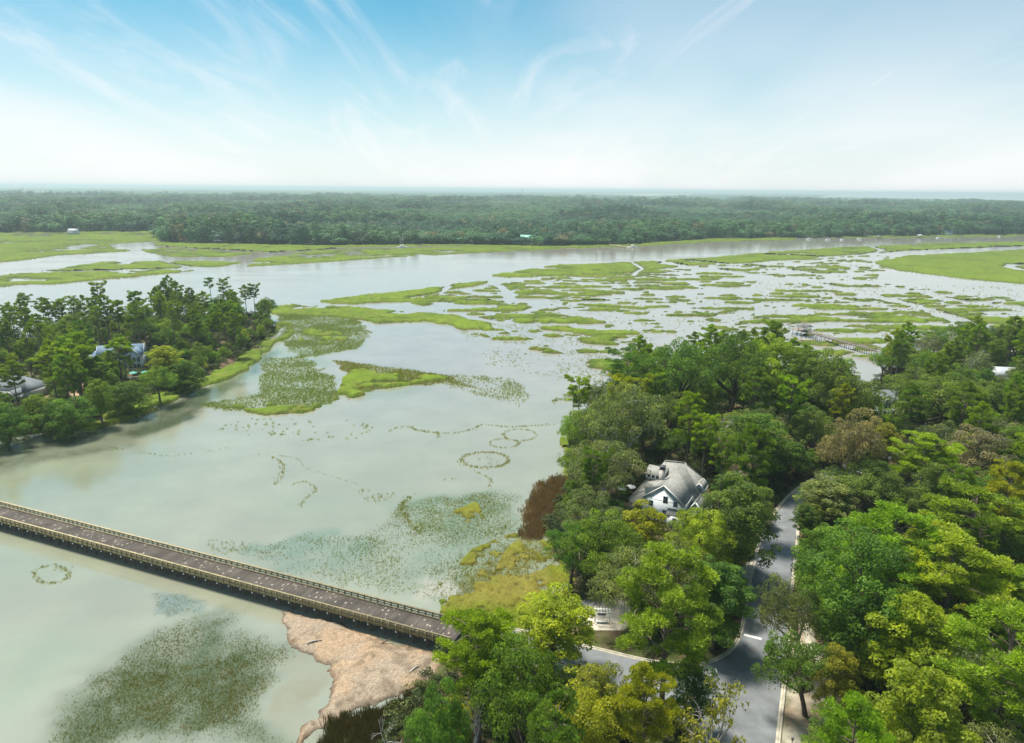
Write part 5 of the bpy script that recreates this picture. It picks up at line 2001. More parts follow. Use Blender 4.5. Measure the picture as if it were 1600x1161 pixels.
def window(root, x, y, z, w, h, face='y-', bars=(1, 1)):
    """framed window set in a wall; face = outward direction"""
    fr, pn = MB(), MB()
    ax = 'xy'.index(face[0])
    sg = -1 if face[1] == '-' else 1

    def bx(mb, du, dz, su, sz, dep, off):
        c = [x, y, z + dz]
        c[1 - ax] += du
        c[ax] += sg * off
        s = [0, 0, sz]
        s[1 - ax] = su
        s[ax] = dep
        mb.box(c, s)
    bx(pn, 0, 0, w, h, 0.06, 0.02)
    t = 0.13
    bx(fr, 0, h / 2 + t / 2, w + 2 * t, t, 0.12, 0.04)
    bx(fr, 0, -h / 2 - t / 2, w + 2 * t + .1, t, 0.18, 0.06)
    for s_ in (-1, 1):
        bx(fr, s_ * (w / 2 + t / 2), 0, t, h, 0.12, 0.04)
    for i in range(bars[0]):
        bx(fr, -w / 2 + w * (i + 1) / (bars[0] + 1), 0, 0.06, h, 0.05, 0.07)
    for i in range(bars[1]):
        bx(fr, 0, -h / 2 + h * (i + 1) / (bars[1] + 1), w, 0.06, 0.045, 0.072)
    f = fr.obj('window', M['trim'], root)
    pn.obj('pane', M['glass'], f)
    return f


def block(root, *a, m_='siding', name='wall', **k):
    mb = MB()
    prism(mb, *a, **k)
    return mb.obj(name, M[m_], root)


def white_house():
    h = empty('house', (37.1, 152.2, 0.0), math.atan2(-.48, .88), 'large white gabled house with grey shingle roofs and a pale chimney among the oaks', 'house')
    block(h, -5.1, 5.1, 0, 9, 1.2, 7.2, apex=11.1)
    block(h, -6.4, 6.4, 7.2, 16.8, 1.2, 6.9)
    # lap boards of the gable wall
    mb = MB()
    z = 1.6
    while z < 10.6:
        half = 5.08 if z < 7.1 else 5.1 * (11.0 - z) / 3.9 - 0.1
        mb.box((0, -0.03, z), (2 * half, 0.05, 0.05))
        z += 0.24
    mb.obj('lap_boards', M['siding'], h, kind='stuff')
    gable_roof(h, -5.1, 5.1, 0, 11.5, 7.2, 11.2, 'y', over=0.32)
    # hipped main roof
    mb = MB()
    e = 6.9
    A, B, Cc, D = (-7.1, 6.6, e), (7.1, 6.6, e), (7.1, 17.4, e), (-7.1, 17.4, e)
    r0, r1 = (-3.6, 12, 12.6), (1.6, 12, 13.1)
    slab(mb, [A, B, r1, r0])
    slab(mb, [B, Cc, r1])
    slab(mb, [Cc, D, r0, r1])
    slab(mb, [D, A, r0])
    mr_ = mb.obj('roof', M['shingle'], h)
    cp = MB()
    cp.beam((-3.6, 12, 12.7), (1.6, 12, 13.2), 0.3, 0.12)
    cp.beam((1.6, 12, 13.2), (7.0, 6.8, 7.1), 0.3, 0.12)
    cp.beam((1.6, 12, 13.2), (7.0, 17.2, 7.1), 0.3, 0.12)
    cp.obj('ridge_cap', M['shingle'], mr_)
    # corner boards and belt
    tb = MB()
    for x in (-5.1, 5.1):
        tb.box((x, -0.02, 4.2), (0.28, 0.16, 6.0))
    tb.box((0, -0.05, 7.15), (10.2, 0.08, 0.22))
    tb.obj('corner_board', M['trim'], h)
    # porch roof on the bay side
    mb = MB()
    slab(mb, [(-9.6, 2.6, 4.5), (-5.2, 2.6, 7.3), (-5.2, 15.5, 7.3), (-9.6, 15.5, 4.5)])
    slab(mb, [(-9.6, 2.6, 4.5), (-5.2, 2.6, 7.3), (-5.2, 0.9, 4.5), (-8.6, 0.9, 4.3)])
    pr_ = mb.obj('porch_roof', M['shingle'], h)
    for y in (2.9, 6.0, 9.1, 12.2, 15.2):
        c = MB()
        c.box((-9.3, y, 2.8), (0.22, 0.22, 3.2))
        c.obj('porch_post', M['trim'], h)
    mb = MB()
    mb.box((-7.4, 9, 1.75), (4.4, 12.8, 0.25))
    mb.obj('porch_floor', M['grey_wood'], h)
    # shed dormer at the gable corner
    d = MB()
    d.add([(-4.9, 0.7, 7.3), (-1.2, 0.7, 10.2), (-1.2, 0.7, 10.5), (-5.0, 0.7, 9.25), (-4.9, 4.4, 7.3), (-1.2, 4.4, 10.2), (-1.2, 4.4, 10.5), (-5.0, 4.4, 9.25)],
          [(3, 2, 1, 0), (4, 5, 6, 7), (0, 4, 7, 3), (3, 7, 6, 2), (0, 1, 5, 4)])
    dd_ = d.obj('dormer', M['siding'], h)
    mb = MB()
    slab(mb, [(-5.5, 0.3, 9.25), (-1.0, 0.3, 10.75), (-1.0, 4.8, 10.75), (-5.5, 4.8, 9.25)])
    mb.obj('dormer_roof', M['shingle'], dd_)
    # low row dormer on the main roof behind the chimney
    d = MB()
    d.box((-4.6, 8.1, 9.6), (4.6, 1.6, 1.3))
    d2 = d.obj('dormer', M['siding'], h)
    mb = MB()
    slab(mb, [(-7.2, 7.0, 10.30), (-2.0, 7.0, 10.30), (-2.0, 10.6, 11.4), (-7.2, 10.6, 11.4)])
    mb.obj('dormer_roof', M['shingle'], d2)
    for x in (-6.1, -5.0, -3.9):
        window(h, x, 7.28, 9.65, 0.7, 0.75, 'y-', (0, 0))
    # chimney
    c = MB()
    c.box((-2.3, 5.6, 10.6), (1.25, 1.1, 4.6))
    ch = c.obj('chimney', M['chimney_brick'], h)
    c = MB()
    c.box((-2.3, 5.6, 13.0), (1.45, 1.3, 0.16))
    c.box((-2.3, 5.6, 13.35), (1.0, 0.85, 0.55))
    c.box((-2.3, 5.6, 13.7), (1.5, 1.35, 0.14))
    c.obj('chimney_cap', M['metal_dark'], ch)
    # right hand lower wing with the dark roof
    block(h, 5.1, 9.2, 3.0, 9.5, 1.2, 4.6, apex=7.2)
    gable_roof(h, 5.1, 9.2, 3.0, 9.5, 4.6, 7.3, 'y', 'shingle_dark')
    block(h, 5.2, 7.4, 9.4, 12.4, 6.4, 8.3, apex=9.5, name='dormer')
    gable_roof(h, 5.2, 7.4, 9.4, 12.4, 8.3, 9.5, 'y', 'shingle', 0.3, 'dormer_roof')
    window(h, 6.3, 9.4, 7.6, 1.0, 1.1, 'y-')
    # little shed roof over the side entry, and windows
    mb = MB()
    slab(mb, [(1.2, -2.0, 4.75), (5.8, -2.0, 4.75), (5.8, 0.0, 5.6), (1.2, 0.0, 5.6)])
    mb.obj('entry_roof', M['shingle_dark'], h)
    block(h, 1.5, 5.5, -1.6, -0.06, 1.2, 4.7, name='entry_wall')
    window(h, 3.4, -1.6, 3.6, 0.8, 0.7, 'y-', (1, 0))
    window(h, 0.5, -0.06, 7.55, 0.95, 1.6)
    window(h, 3.0, -0.06, 7.0, 0.85, 1.3)
    window(h, -3.0, -0.06, 5.9, 0.85, 1.3)
    window(h, 0.45, -0.06, 3.9, 0.85, 1.9)
    for y in (4, 8, 12):
        window(h, -7.6 if y > 7.2 else -5.1, y + .5, 4.0, 1.0, 1.9, 'x-')
    # two white garden parasols on the terrace behind the left porch
    for i, (x, y) in enumerate(((-13.6, 9.0), (-12.0, 11.2))):
        w = h.matrix_basis
        cs, sn = math.cos(h.rotation_euler[2]), math.sin(h.rotation_euler[2])
        p = empty('parasol', (37.1 + x * cs - y * sn, 152.2 + x * sn + y * cs, 1.5), 0, ('white parasol left of the white gabled house, outer of two' if i == 0 else 'white parasol next to the porch roof of the white gabled house'), 'parasol', 'parasols on the terrace')
        mb = MB()
        mb.tube([(0, 0, 0), (0, 0, 2.6)], 0.04, 6)
        mb.obj('pole', M['metal_dark'], p)
        mb = MB()
        n = 8
        v = [(0, 0, 2.75)] + [(1.35 * math.cos(2 * math.pi * k / n), 1.35 * math.sin(2 * math.pi * k / n), 2.25) for k in range(n)]
        mb.add(v, [(0, k + 1, (k + 1) % n + 1, (k + 1) % n + 1) for k in range(n)][:0] + [(0, 1 + k, 1 + (k + 1) % n, 1 + (k + 2) % n) for k in range(0, n, 2)])
        mb.obj('canopy', M['white_metal'], p)


white_house()


def dormer_house():
    h = empty('house', (138.0, 238.0, 0.0), R(12), 'pale house with steep slate roof, dormers and white chimney, half hidden by oaks', 'house')
    block(h, -8, 9, -5, 5, 1.2, 6.0, apex=11.0, axis='x')
    gable_roof(h, -8, 9, -5, 5, 6.0, 11.0, 'x', 'slate_roof')
    for x in (-5.2, -0.6, 4.0):
        block(h, x - .8, x + .8, -4.4, -1.6, 6.3, 8.3, apex=9.1, name='dormer')
        gable_roof(h, x - .8, x + .8, -4.4, -1.2, 8.3, 9.2, 'y', 'slate_roof', 0.2, 'dormer_roof')
        window(h, x, -4.4, 7.5, 0.8, 1.3)
    c = MB()
    c.box((-6.6, 0.8, 11.0), (1.5, 1.1, 4.0))
    ch = c.obj('chimney', M['chimney_brick'], h)
    c = MB()
    c.box((-6.6, 0.8, 13.1), (1.7, 1.3, 0.2))
    c.box((-6.6, 0.8, 13.4), (0.9, 0.7, 0.5))
    c.obj('chimney_cap', M['metal_dark'], ch)
    for x in (-6, -2, 2, 6):
        window(h, x, -5, 3.8, 1.0, 1.7)


dormer_house()
h = empty('house', (208.0, 280.0, 0.0), R(-10), 'house showing only a pale grey roof slope at the far right among trees', 'house')
block(h, -7, 7, -4, 4, 1.2, 5.8, apex=9.0, axis='x')
M['pale_roof'] = simple('pale_metal_roof', (0.42, 0.44, 0.50), 0.5, vary=0.04)
gable_roof(h, -7, 7, -4, 4, 5.8, 9.0, 'x', 'pale_roof')
window(h, 0, -4, 4.0, 1.1, 1.6)


def blue_house():
    h = empty('house', (-176.0, 299.0, 0.0), R(18), 'island house with blue grey roofs and tall white framed windows', 'house')
    block(h, -9, 9, -4.5, 4.5, 1.2, 7.2, apex=11.0, axis='x')
    gable_roof(h, -9, 9, -4.5, 4.5, 7.2, 11.0, 'x', 'blue_roof')
    block(h, 3.5, 9.5, -9.5, -4.3, 1.2, 7.6, apex=10.6)
    gable_roof(h, 3.5, 9.5, -9.5, 0, 7.6, 10.6, 'y', 'blue_roof')
    block(h, -14, -9.1, -4.5, 3, 1.2, 5.4, apex=8.0)
    gable_roof(h, -14, -9.1, -4.5, 3, 5.4, 8.0, 'y', 'blue_roof')
    for z, hh in ((6.0, 2.0), (3.2, 2.0)):
        for x in (4.8, 6.5, 8.2):
            window(h, x, -9.5, z, 1.25, hh, 'y-', (1, 0))
    window(h, 9.5, -7, 5.8, 1.6, 2.0, 'x+')
    for x in (-7, -4.5, -2, 0.5):
        window(h, x, -4.5, 5.8, 1.2, 1.6)
        window(h, x, -4.5, 3.0, 1.2, 1.8)
    for x in (-12.5, -10.8):
        window(h, x, -4.5, 3.6, 1.2, 1.8)


blue_house()


def slate_house():
    h = empty('house', (-191.0, 252.0, 0.0), R(-8), 'low island house with a wide slate roof and white screened porch', 'house')
    block(h, -10, 9, -5, 6, 1.2, 5.0)
    mb = MB()
    A, B, Cc, D = (-10.8, -5.8, 4.9), (9.8, -5.8, 4.9), (9.8, 6.8, 4.9), (-10.8, 6.8, 4.9)
    r0, r1 = (-5, .5, 9.2), (4, .5, 9.2)
    for q in ([A, B, r1, r0], [B, Cc, r1], [Cc, D, r0, r1], [D, A, r0]):
        slab(mb, q)
    mb.obj('roof', M['slate_roof'], h)
    block(h, 3.6, 8.4, -9.6, -5.1, 1.2, 4.4, name='porch_wall')
    gable_roof(h, 3.6, 8.4, -9.6, -3, 4.4, 6.0, 'y', 'slate_roof', 0.3, 'porch_roof')
    window(h, 6.0, -9.6, 3.2, 3.2, 2.0, 'y-', (1, 0))
    for x in (-8, -5, -2, 1):
        window(h, x, -5, 3.4, 1.2, 1.6)


slate_house()
# terrace with teal parasols in front of the blue roofed house
tx, ty = W2(228, 592, 1.5)
dk = empty('terrace', (tx, ty, 1.5), R(18), 'raised terrace with a white railing in front of the blue roofed house', 'terrace')
mb = MB()
mb.box((0, 0, 0.55), (15, 5, 0.2))
mb.obj('floor_boards', M['grey_wood'], dk)
pmb = MB()
pmb.box((0, 0, 0), (0.14, 0.14, 1.2))
pme_ = pmb.mesh('rail_post', M['trim'])
for i in range(11):
    o = bpy.data.objects.new('rail_post', pme_)
    COL.objects.link(o)
    o.parent = dk
    o.location = (-7.4 + i * 1.48, -2.4, 1.25)
mb = MB()
mb.box((0, -2.4, 1.9), (15, 0.16, 0.1))
mb.box((0, -2.4, 1.3), (15, 0.08, 0.06))
mb.box((0, -2.4, 1.0), (15, 0.08, 0.06))
mb.obj('handrail', M['trim'], dk)
cmb = MB()
n = 8
cmb.add([(0, 0, 3.0)] + [(1.7 * math.cos(2 * math.pi * k / n), 1.7 * math.sin(2 * math.pi * k / n), 2.35) for k in range(n)], [(0, 1 + k, 1 + (k + 1) % n, 1 + (k + 2) % n) for k in range(0, n, 2)])
cme_ = cmb.mesh('canopy', M['teal'])
pmb = MB()
pmb.tube([(0, 0, 0), (0, 0, 2.9)], 0.05, 6)
ppm = pmb.mesh('pole', M['white_metal'])
for i, (dx, lb) in enumerate(((-4.5, 'leftmost of three teal parasols on the island terrace'), (0, 'middle one of three teal parasols on the island terrace'), (4.5, 'rightmost of three teal parasols on the island terrace'))):
    p = empty('parasol', (tx + dx * math.cos(R(18)), ty + dx * math.sin(R(18)), 2.15), 0, lb, 'parasol', 'teal parasols on the terrace')
    for nm, me in (('canopy', cme_), ('pole', ppm)):
        o = bpy.data.objects.new(nm, me)
        COL.objects.link(o)
        o.parent = p


# ------------------------------------------------------------------ long pier with a roofed head
def pier():
    Zd = 3.0
    a = np.array(W2(1262, 519, Zd))
    b = np.array(W2(1372, 549, Zd))
    d = (b - a) / np.linalg.norm(b - a)
    L = float(np.linalg.norm(b - a))
    h = empty('pier', (a[0], a[1], 0), math.atan2(d[1], d[0]), 'long grey timber pier on stilts with handrails leading to a roofed pier head', 'pier')
    mb = MB()
    x = 0
    while x < L:
        mb.box((x + .3, 0, Zd), (0.55, 1.5, 0.1))
        x += .6
    mb.obj('walkway_boards', M['grey_wood'], h, kind='stuff')
    pm, rm = MB(), MB()
    pm.tube([(0, 0, -1), (0, 0, Zd + 1.1)], 0.15, 6)
    pme = pm.mesh('post', M['pile_wood'])
    n = int(L / 3)
    for i in range(n + 1):
        for s in (-1, 1):
            o = bpy.data.objects.new('post', pme)
            COL.objects.link(o)
            o.parent = h
            o.location = (i * 3.0, s * .85, 0)
    for s in (-1, 1):
        for z in (.55, 1.05):
            rm = MB()
            rm.box((L / 2, s * .85, Zd + z), (L, 0.14, 0.14))
            rm.obj('handrail', M['grey_wood'], h)
        rm = MB()
        rm.box((L / 2, s * .7, Zd - .2), (L, 0.14, 0.3))
        rm.obj('beam', M['grey_wood'], h)
    # head
    mb = MB()
    mb.box((-6.5, 0.5, Zd), (13, 6.5, 0.16))
    mb.obj('head_deck', M['grey_wood'], h)
    for x in (-12.6, -9, -5, -1):
        for y in (-2.5, 3.5):
            o = bpy.data.objects.new('post', pme)
            COL.objects.link(o)
            o.parent = h
            o.location = (x, y, 0)
    for y in (-2.6, 3.6):
        rm = MB()
        rm.box((-6.5, y, Zd + 1.0), (13, 0.12, 0.12))
        rm.obj('handrail', M['grey_wood'], h)
    rm = MB()
    rm.box((-12.8, .5, Zd + 1.0), (0.12, 6.2, 0.12))
    rm.obj('handrail', M['grey_wood'], h)
    for x in (-5.4, -1.2):
        for y in (-1.8, 2.8):
            mb = MB()
            mb.box((x, y, Zd + 1.5), (0.22, 0.22, 3))
            mb.obj('roof_post', M['pile_wood'], h)
    mb = MB()
    A, B, Cc, D, T = (-6.5, -3, Zd + 2.9), (-.1, -3, Zd + 2.9), (-.1, 4, Zd + 2.9), (-6.5, 4, Zd + 2.9), (-3.3, .5, Zd + 4.6)
    for q in ([A, B, T], [B, Cc, T], [Cc, D, T], [D, A, T]):
        slab(mb, q)
    mb.obj('roof', M['shingle_dark'], h)
    fd = empty('floating_dock', (a[0] - 3.0, a[1] - 9.0, 0.0), R(-20), 'low floating platform in the water in front of the pier head', 'dock')
    mb = MB()
    mb.box((0, 0, 0.3), (9, 3.2, 0.45))
    mb.obj('platform', M['grey_wood'], fd)
    mb = MB()
    for s in (-3.5, 3.5):
        mb.tube([(s, 1.8, -1), (s, 1.8, 2.4)], .14, 6)
    mb.obj('mooring_pile', M['pile_wood'], fd)


pier()


# ------------------------------------------------------------------ roadside things
def information_board():
    x, y = W2(941, 976, ROADZ)
    h = empty('information_board', (x, y, ROADZ), R(-4), 'white framed information shelter with a grey panel on the pale paving by the road', 'sign')
    for sx in (-1.35, 1.35):
        for sy in (0, 1.1):
            mb = MB()
            mb.box((sx, sy, 1.25), (0.13, 0.13, 2.5))
            mb.obj('post', M['trim'], h)
    for sy in (0, 1.1):
        mb = MB()
        mb.box((0, sy, 2.55), (3.3, 0.12, 0.16))
        mb.obj('top_beam', M['trim'], h)
    for i in range(6):
        mb = MB()
        mb.box((-1.35 + i * .54, .55, 2.68), (0.08, 1.7, 0.1))
        mb.obj('roof_slat', M['trim'], h)
    mb = MB()
    mb.box((-.1, 1.1, 1.7), (1.5, 0.06, 1.0))
    mb.obj('notice_panel', M['slate_roof'], h)
    mb = MB()
    mb.box((0, 1.1, 1.1), (2.6, 0.07, 0.09))
    mb.box((0, 1.1, 2.28), (2.6, 0.07, 0.09))
    mb.obj('cross_rail', M['trim'], h)
    mb = MB()
    mb.box((0, .45, .45), (2.3, 0.5, 0.08))
    for s in (-1, 1):
        mb.box((s, .45, .2), (0.1, 0.4, 0.4))
    mb.obj('bench', M['trim'], h)


information_board()
x, y = W2(834, 991, 1.5)
u = empty('utility_cabinet', (x, y, 1.45), R(10), 'small white utility cabinet by the meadow near the bridge end', 'cabinet')
mb = MB()
mb.box((0, 0, .6), (1.3, .8, 1.2))
mb.obj('cabinet_body', simple('pale_teal_metal', (0.45, 0.62, 0.60), 0.5), u)
mb = MB()
mb.box((0, 0, 1.26), (1.45, .95, .12), taper=.8)
mb.obj('lid', M['white_metal'], u)
mb = MB()
mb.box((-.33, -.41, .62), (.58, .03, .95))
mb.box((.33, -.41, .62), (.58, .03, .95))
mb.obj('door', M['white_metal'], u)
x, y = W2(1236, 1172, 1.5)
u = empty('bollard_light', (x, y, 1.45), 0, 'black lamp post standing in the verge at the bottom of the road', 'lamp')
mb = MB()
mb.tube([(0, 0, 0), (0, 0, 1.9)], .06, 8)
mb.obj('post', M['metal_dark'], u)
mb = MB()
mb.box((0, 0, 2.05), (.3, .3, .35), taper=.7)
mb.obj('lantern', M['metal_dark'], u)
# driftwood logs on the wrack
for i, (ax_, ay_, bx_, by_, lb) in enumerate(((480, 1004, 503, 1000, 'pale driftwood log on the tan reed mat near its bay edge'), (592, 1008, 612, 998, 'short dark log on the reed mat near the bridge'), (640, 1050, 655, 1040, 'pale stick of driftwood near the dark oak at the mat edge'))):
    p, q = W2(ax_, ay_, .8), W2(bx_, by_, .8)
    mb = MB()
    mb.tube([(p[0], p[1], .75), ((p[0] + q[0]) / 2, (p[1] + q[1]) / 2 + .15, .85), (q[0], q[1], .8)], [.16, .13, .08], 7)
    o = mb.obj('driftwood_log', M['dead_wood' if i != 1 else 'pile_wood'])
    tag(o, lb, 'log', 'driftwood on the reed mat')


# ------------------------------------------------------------------ far shore
def far_house(px_, py_, w_, roofm, label, dep=9, ht=5.5, rz=0.0, porch=False):
    x_, y_ = W2(px_, py_, 1.5)
    h_ = empty('house', (x_, y_ + dep / 2, 0), rz, label, 'house', 'houses on the far shore')
    block(h_, -w_ / 2, w_ / 2, -dep / 2, dep / 2, 1.0, 1.5 + ht, apex=1.5 + ht + 3.2, axis='x')
    gable_roof(h_, -w_ / 2, w_ / 2, -dep / 2, dep / 2, 1.5 + ht, 1.5 + ht + 3.6, 'x', roofm, .8)
    n_ = int(w_ / 3.2)
    for i in range(n_):
        xx = -w_ / 2 + (i + .5) * w_ / n_
        for z_ in ((3.4,) if ht < 5 else (3.2, 6.0)):
            window(h_, xx, -dep / 2, z_, 1.5, 1.9, 'y-', (0, 0))
    if porch:
        for i in range(6):
            mb_ = MB()
            mb_.box((-w_ / 2 + i * w_ / 5, -dep / 2 - 2.4, 4.2), (0.4, 0.4, 6.2))
            mb_.obj('column', M['trim'], h_)
        mb_ = MB()
        mb_.box((0, -dep / 2 - 1.2, 4.4), (w_, 2.6, .3))
        mb_.obj('balcony_floor', M['trim'], h_)
        mb_ = MB()
        slab(mb_, [(-w_ / 2 - .6, -dep / 2 - 3.2, 1.5 + ht - .4), (w_ / 2 + .6, -dep / 2 - 3.2, 1.5 + ht - .4), (w_ / 2 + .6, -dep / 2, 1.5 + ht + 1.2), (-w_ / 2 - .6, -dep / 2, 1.5 + ht + 1.2)])
        mb_.obj('porch_roof', M[roofm], h_)
    return h_


far_house(825, 379, 22, 'green_roof', 'two storey green roofed house with white columns on the far shore', 12, 7.5, 0, True)
far_house(880, 378, 11, 'green_roof', 'small green roofed outbuilding right of the green roofed far house', 8, 4)
far_house(113, 366, 14, 'pale_roof', 'white house at the wood edge on the far left shore', 9, 5)
far_house(1372, 366, 16, 'slate_roof', 'grey roofed far shore house behind the first boat huts', 9, 5)
far_house(1530, 360, 26, 'pale_roof', 'long pale roofed building among trees at the far right shore', 12, 6)
far_house(1350, 367, 12, 'red_roof', 'brown roofed cottage on the far shore left of the grey roofed one', 8, 4.2)
far_house(1484, 367, 12, 'slate_roof', 'small house with a pale front by the far right bank', 8, 4.4)


def boat_hut(px_, py_, roofm, label, w_=8.0):
    x_, y_ = W2(px_, py_, 0)
    h_ = empty('boat_dock', (x_, y_, 0), TR.uniform(-.3, .3), label, 'boat dock', 'docks along the far shore')
    mb_ = MB()
    mb_.box((0, 0, 1.3), (w_ * 1.5, 4.5, .3))
    mb_.box((w_ * .2, 10, 1.4), (1.8, 18, .25))
    mb_.obj('dock_deck', M['grey_wood'], h_)
    mb_ = MB()
    for i in range(5):
        for s in (-2, 2):
            mb_.tube([(-w_ * .7 + i * w_ * .35, s, -1), (-w_ * .7 + i * w_ * .35, s, 2.2)], .2, 5)
    mb_.obj('piles', M['pile_wood'], h_, kind='stuff')
    if roofm:
        for sx in (-1, 1):
            for s in (-1, 1):
                mb_ = MB()
                mb_.box((sx * w_ * .4, s * 1.9, 3), (.3, .3, 3.2))
                mb_.obj('roof_post', M['grey_wood'], h_)
        mb_ = MB()
        A, B, Cc, D = (-w_ * .6, -3.2, 4.5), (w_ * .6, -3.2, 4.5), (w_ * .6, 3.2, 4.5), (-w_ * .6, 3.2, 4.5)
        r0, r1 = (-w_ * .25, 0, 6.3), (w_ * .25, 0, 6.3)
        for q in ([A, B, r1, r0], [B, Cc, r1], [Cc, D, r0, r1], [D, A, r0]):
            slab(mb_, q)
        mb_.obj('roof', M[roofm], h_)
    return h_


boat_hut(287, 379.5, 'red_roof', 'boat dock with a red brown roof on the left part of the far shore')
boat_hut(341, 381, 'pale_roof', 'boat dock with a broad white roof right of the red roofed dock', 9)
boat_hut(522, 383, None, 'open pale dock without a roof on the far shore', 16)
boat_hut(648, 382, 'pale_roof', 'small roofed dock right of the white sailing boat', 7)
boat_hut(737, 382, 'slate_roof', 'grey hut dock left of the green roofed far house', 6)
boat_hut(1372, 373, 'slate_roof', 'grey roofed boat dock nearest the far shore cottages', 8)
boat_hut(1437, 371.5, 'pale_roof', 'pale roofed boat dock right of the far shore cottages', 8)
boat_hut(1395, 374, None, 'open dock between the two roofed docks at the far right', 10)


def boat(px_, py_, L_, label, mast=False, rz=0.0):
    x_, y_ = W2(px_, py_, 0)
    h_ = empty('boat', (x_, y_, 0), rz, label, 'boat', 'white boats moored along the far shore')
    mb_ = MB()
    st_ = [(-.5, .30), (-.25, .36), (0.1, .35), (.35, .22), (.5, .02)]
    v_ = []
    for t, w2 in st_:
        wd = w2 * L_ * .55
        v_ += [(t * L_, -wd * .6, -.2), (t * L_, -wd, 1.2 + .5 * max(0, t)), (t * L_, wd, 1.2 + .5 * max(0, t)), (t * L_, wd * .6, -.2)]
    q_ = []
    for i in range(len(st_) - 1):
        for k in range(4):
            q_.append((i * 4 + k, i * 4 + (k + 1) % 4, i * 4 + 4 + (k + 1) % 4, i * 4 + 4 + k))
    q_ += [(3, 2, 1, 0), (16, 17, 18, 19)]
    mb_.add(v_, q_)
    mb_.obj('hull', M['white_metal'], h_)
    mb_ = MB()
    mb_.box((-.02 * L_, 0, 1.2 + L_ * .06), (L_ * .36, L_ * .22, L_ * .12), taper=.85)
    cb = mb_.obj('cabin', M['white_metal'], h_)
    mb_ = MB()
    mb_.box((-.02 * L_, 0, 1.2 + L_ * .075), (L_ * .33, L_ * .225, L_ * .035))
    mb_.obj('cabin_window', M['glass'], cb)
    mb_ = MB()
    mb_.box((-.04 * L_, 0, 1.2 + L_ * .17), (L_ * .30, L_ * .2, .12))
    mb_.obj('top_canopy', M['white_metal'], h_)
    if mast:
        for s in (0.05, -.2):
            mb_ = MB()
            mb_.tube([(s * L_, 0, 1), (s * L_, 0, L_ * 1.0)], .14, 5)
            mb_.obj('mast', M['white_metal'], h_)


boat(629, 387, 15, 'white boat with two bare masts moored left of centre on the far shore', True)
boat(988, 387, 16, 'large white motor yacht moored at the end of a long dock', rz=R(170))
bx_, by_ = W2(955, 383, 0)
dk = empty('long_dock', (bx_, by_, 0), 0, 'long pale dock running out from the far bank to the large motor yacht', 'dock')
mb = MB()
p0, p1 = np.array(W2(948, 381, 1.6)), np.array(W2(990, 388, 1.6))
mb.beam((p0[0] - bx_, p0[1] - by_, 1.6), (p1[0] - bx_, p1[1] - by_, 1.6), 2.4, .3)
mb.obj('dock_deck', M['cap_wood'], dk)
mb = MB()
for i in range(9):
    t = i / 8
    q = p0 * (1 - t) + p1 * t
    mb.tube([(q[0] - bx_ + 1.3, q[1] - by_, -1), (q[0] - bx_ + 1.3, q[1] - by_, 3)], .22, 5)
mb.obj('piles', M['pile_wood'], dk, kind='stuff')
for px_, py_, L_, lb in ((1264, 374, 8.5, 'first white boat from the left in the far right boat row'), (1294, 375, 9, 'second white boat from the left in the far right boat row'),
                         (1316, 375, 8, 'third white boat from the left in the far right boat row'), (1343, 374, 8, 'white boat nearest the brown roofed cottage'),
                         (1466, 372, 8, 'white boat moored between the pale roofed dock and the pale fronted house'), (1562, 370, 8, 'white boat at the far right end of the shore')):
    boat(px_, py_, L_, lb, rz=TR.uniform(-.4, .4))
for px_, py_, lb in ((905, 392, 'first channel pole left of the motor yacht'), (936, 390, 'second channel pole nearer the motor yacht'), (1009, 390, 'channel pole just right of the motor yacht'), (832, 391, 'channel pole in front of the green roofed far house')):
    x_, y_ = W2(px_, py_, 0)
    mb = MB()
    mb.tube([(0, 0, -1), (0, 0, 5.5)], .25, 6)
    mb.box((0, -.3, 4.8), (1.1, .1, 1.1))
    o = mb.obj('channel_marker', M['pile_wood'])
    o.location = (x_, y_, 0)
    tag(o, lb, 'channel marker', 'channel poles off the far shore')


# horizon landmarks
def water_tower(px_, dist, hgt, r_, label):
    x_, y_ = (px_ - 800) / FPX * dist * 1.0, dist
    h_ = empty('water_tower', (x_, y_, 0), 0, label, 'water tower', 'water towers on the horizon')
    mb_ = MB()
    zc_ = hgt
    pts = [(0, 0, zc_ - r_ * .7), (0, 0, zc_ - r_ * .4), (0, 0, zc_), (0, 0, zc_ + r_ * .4), (0, 0, zc_ + r_ * .65)]
    mb_.tube(pts, [r_ * .3, r_ * .85, r_, r_ * .8, r_ * .2], 12)
    mb_.obj('tank', M['white_metal'], h_, smooth=True)
    mb_ = MB()
    mb_.tube([(0, 0, 0), (0, 0, zc_ - r_ * .6)], [r_ * .3, r_ * .25], 8)
    mb_.obj('stem', M['white_metal'], h_)


water_tower(58, 9000, 62, 16, 'white water tower on the horizon at the far left')
water_tower(921, 9500, 60, 14, 'white water tower on the horizon right of centre')
x_, y_ = (813 - 800) / FPX * 9000, 9000.0
h_ = empty('radio_mast', (x_, y_, 0), 0, 'dark lattice radio mast on the horizon near the centre', 'mast')
mb = MB()
for s in ((-3, -3), (3, -3), (0, 4)):
    mb.tube([(s[0], s[1], 0), (s[0] * .5, s[1] * .5, 98)], [1.6, 1.2], 4)
mb.obj('mast_leg', M['metal_dark'], h_)
mb = MB()
for z_ in range(8, 98, 8):
    mb.beam((-3, -3, z_), (3, -3, z_ + 4), .8, .8)
    mb.beam((3, -3, z_ + 4), (0, 4, z_ + 8), .8, .8)
mb.obj('bracing', M['metal_dark'], h_)
x_, y_ = (510 - 800) / FPX * 5200, 5200.0
mb = MB()
mb.tube([(0, 0, 0), (0, 0, 18), (0, 0, 26), (0, 0, 31)], [24, 24, 17, 4], 12)
o = mb.obj('storage_dome', M['white_metal'], smooth=True)
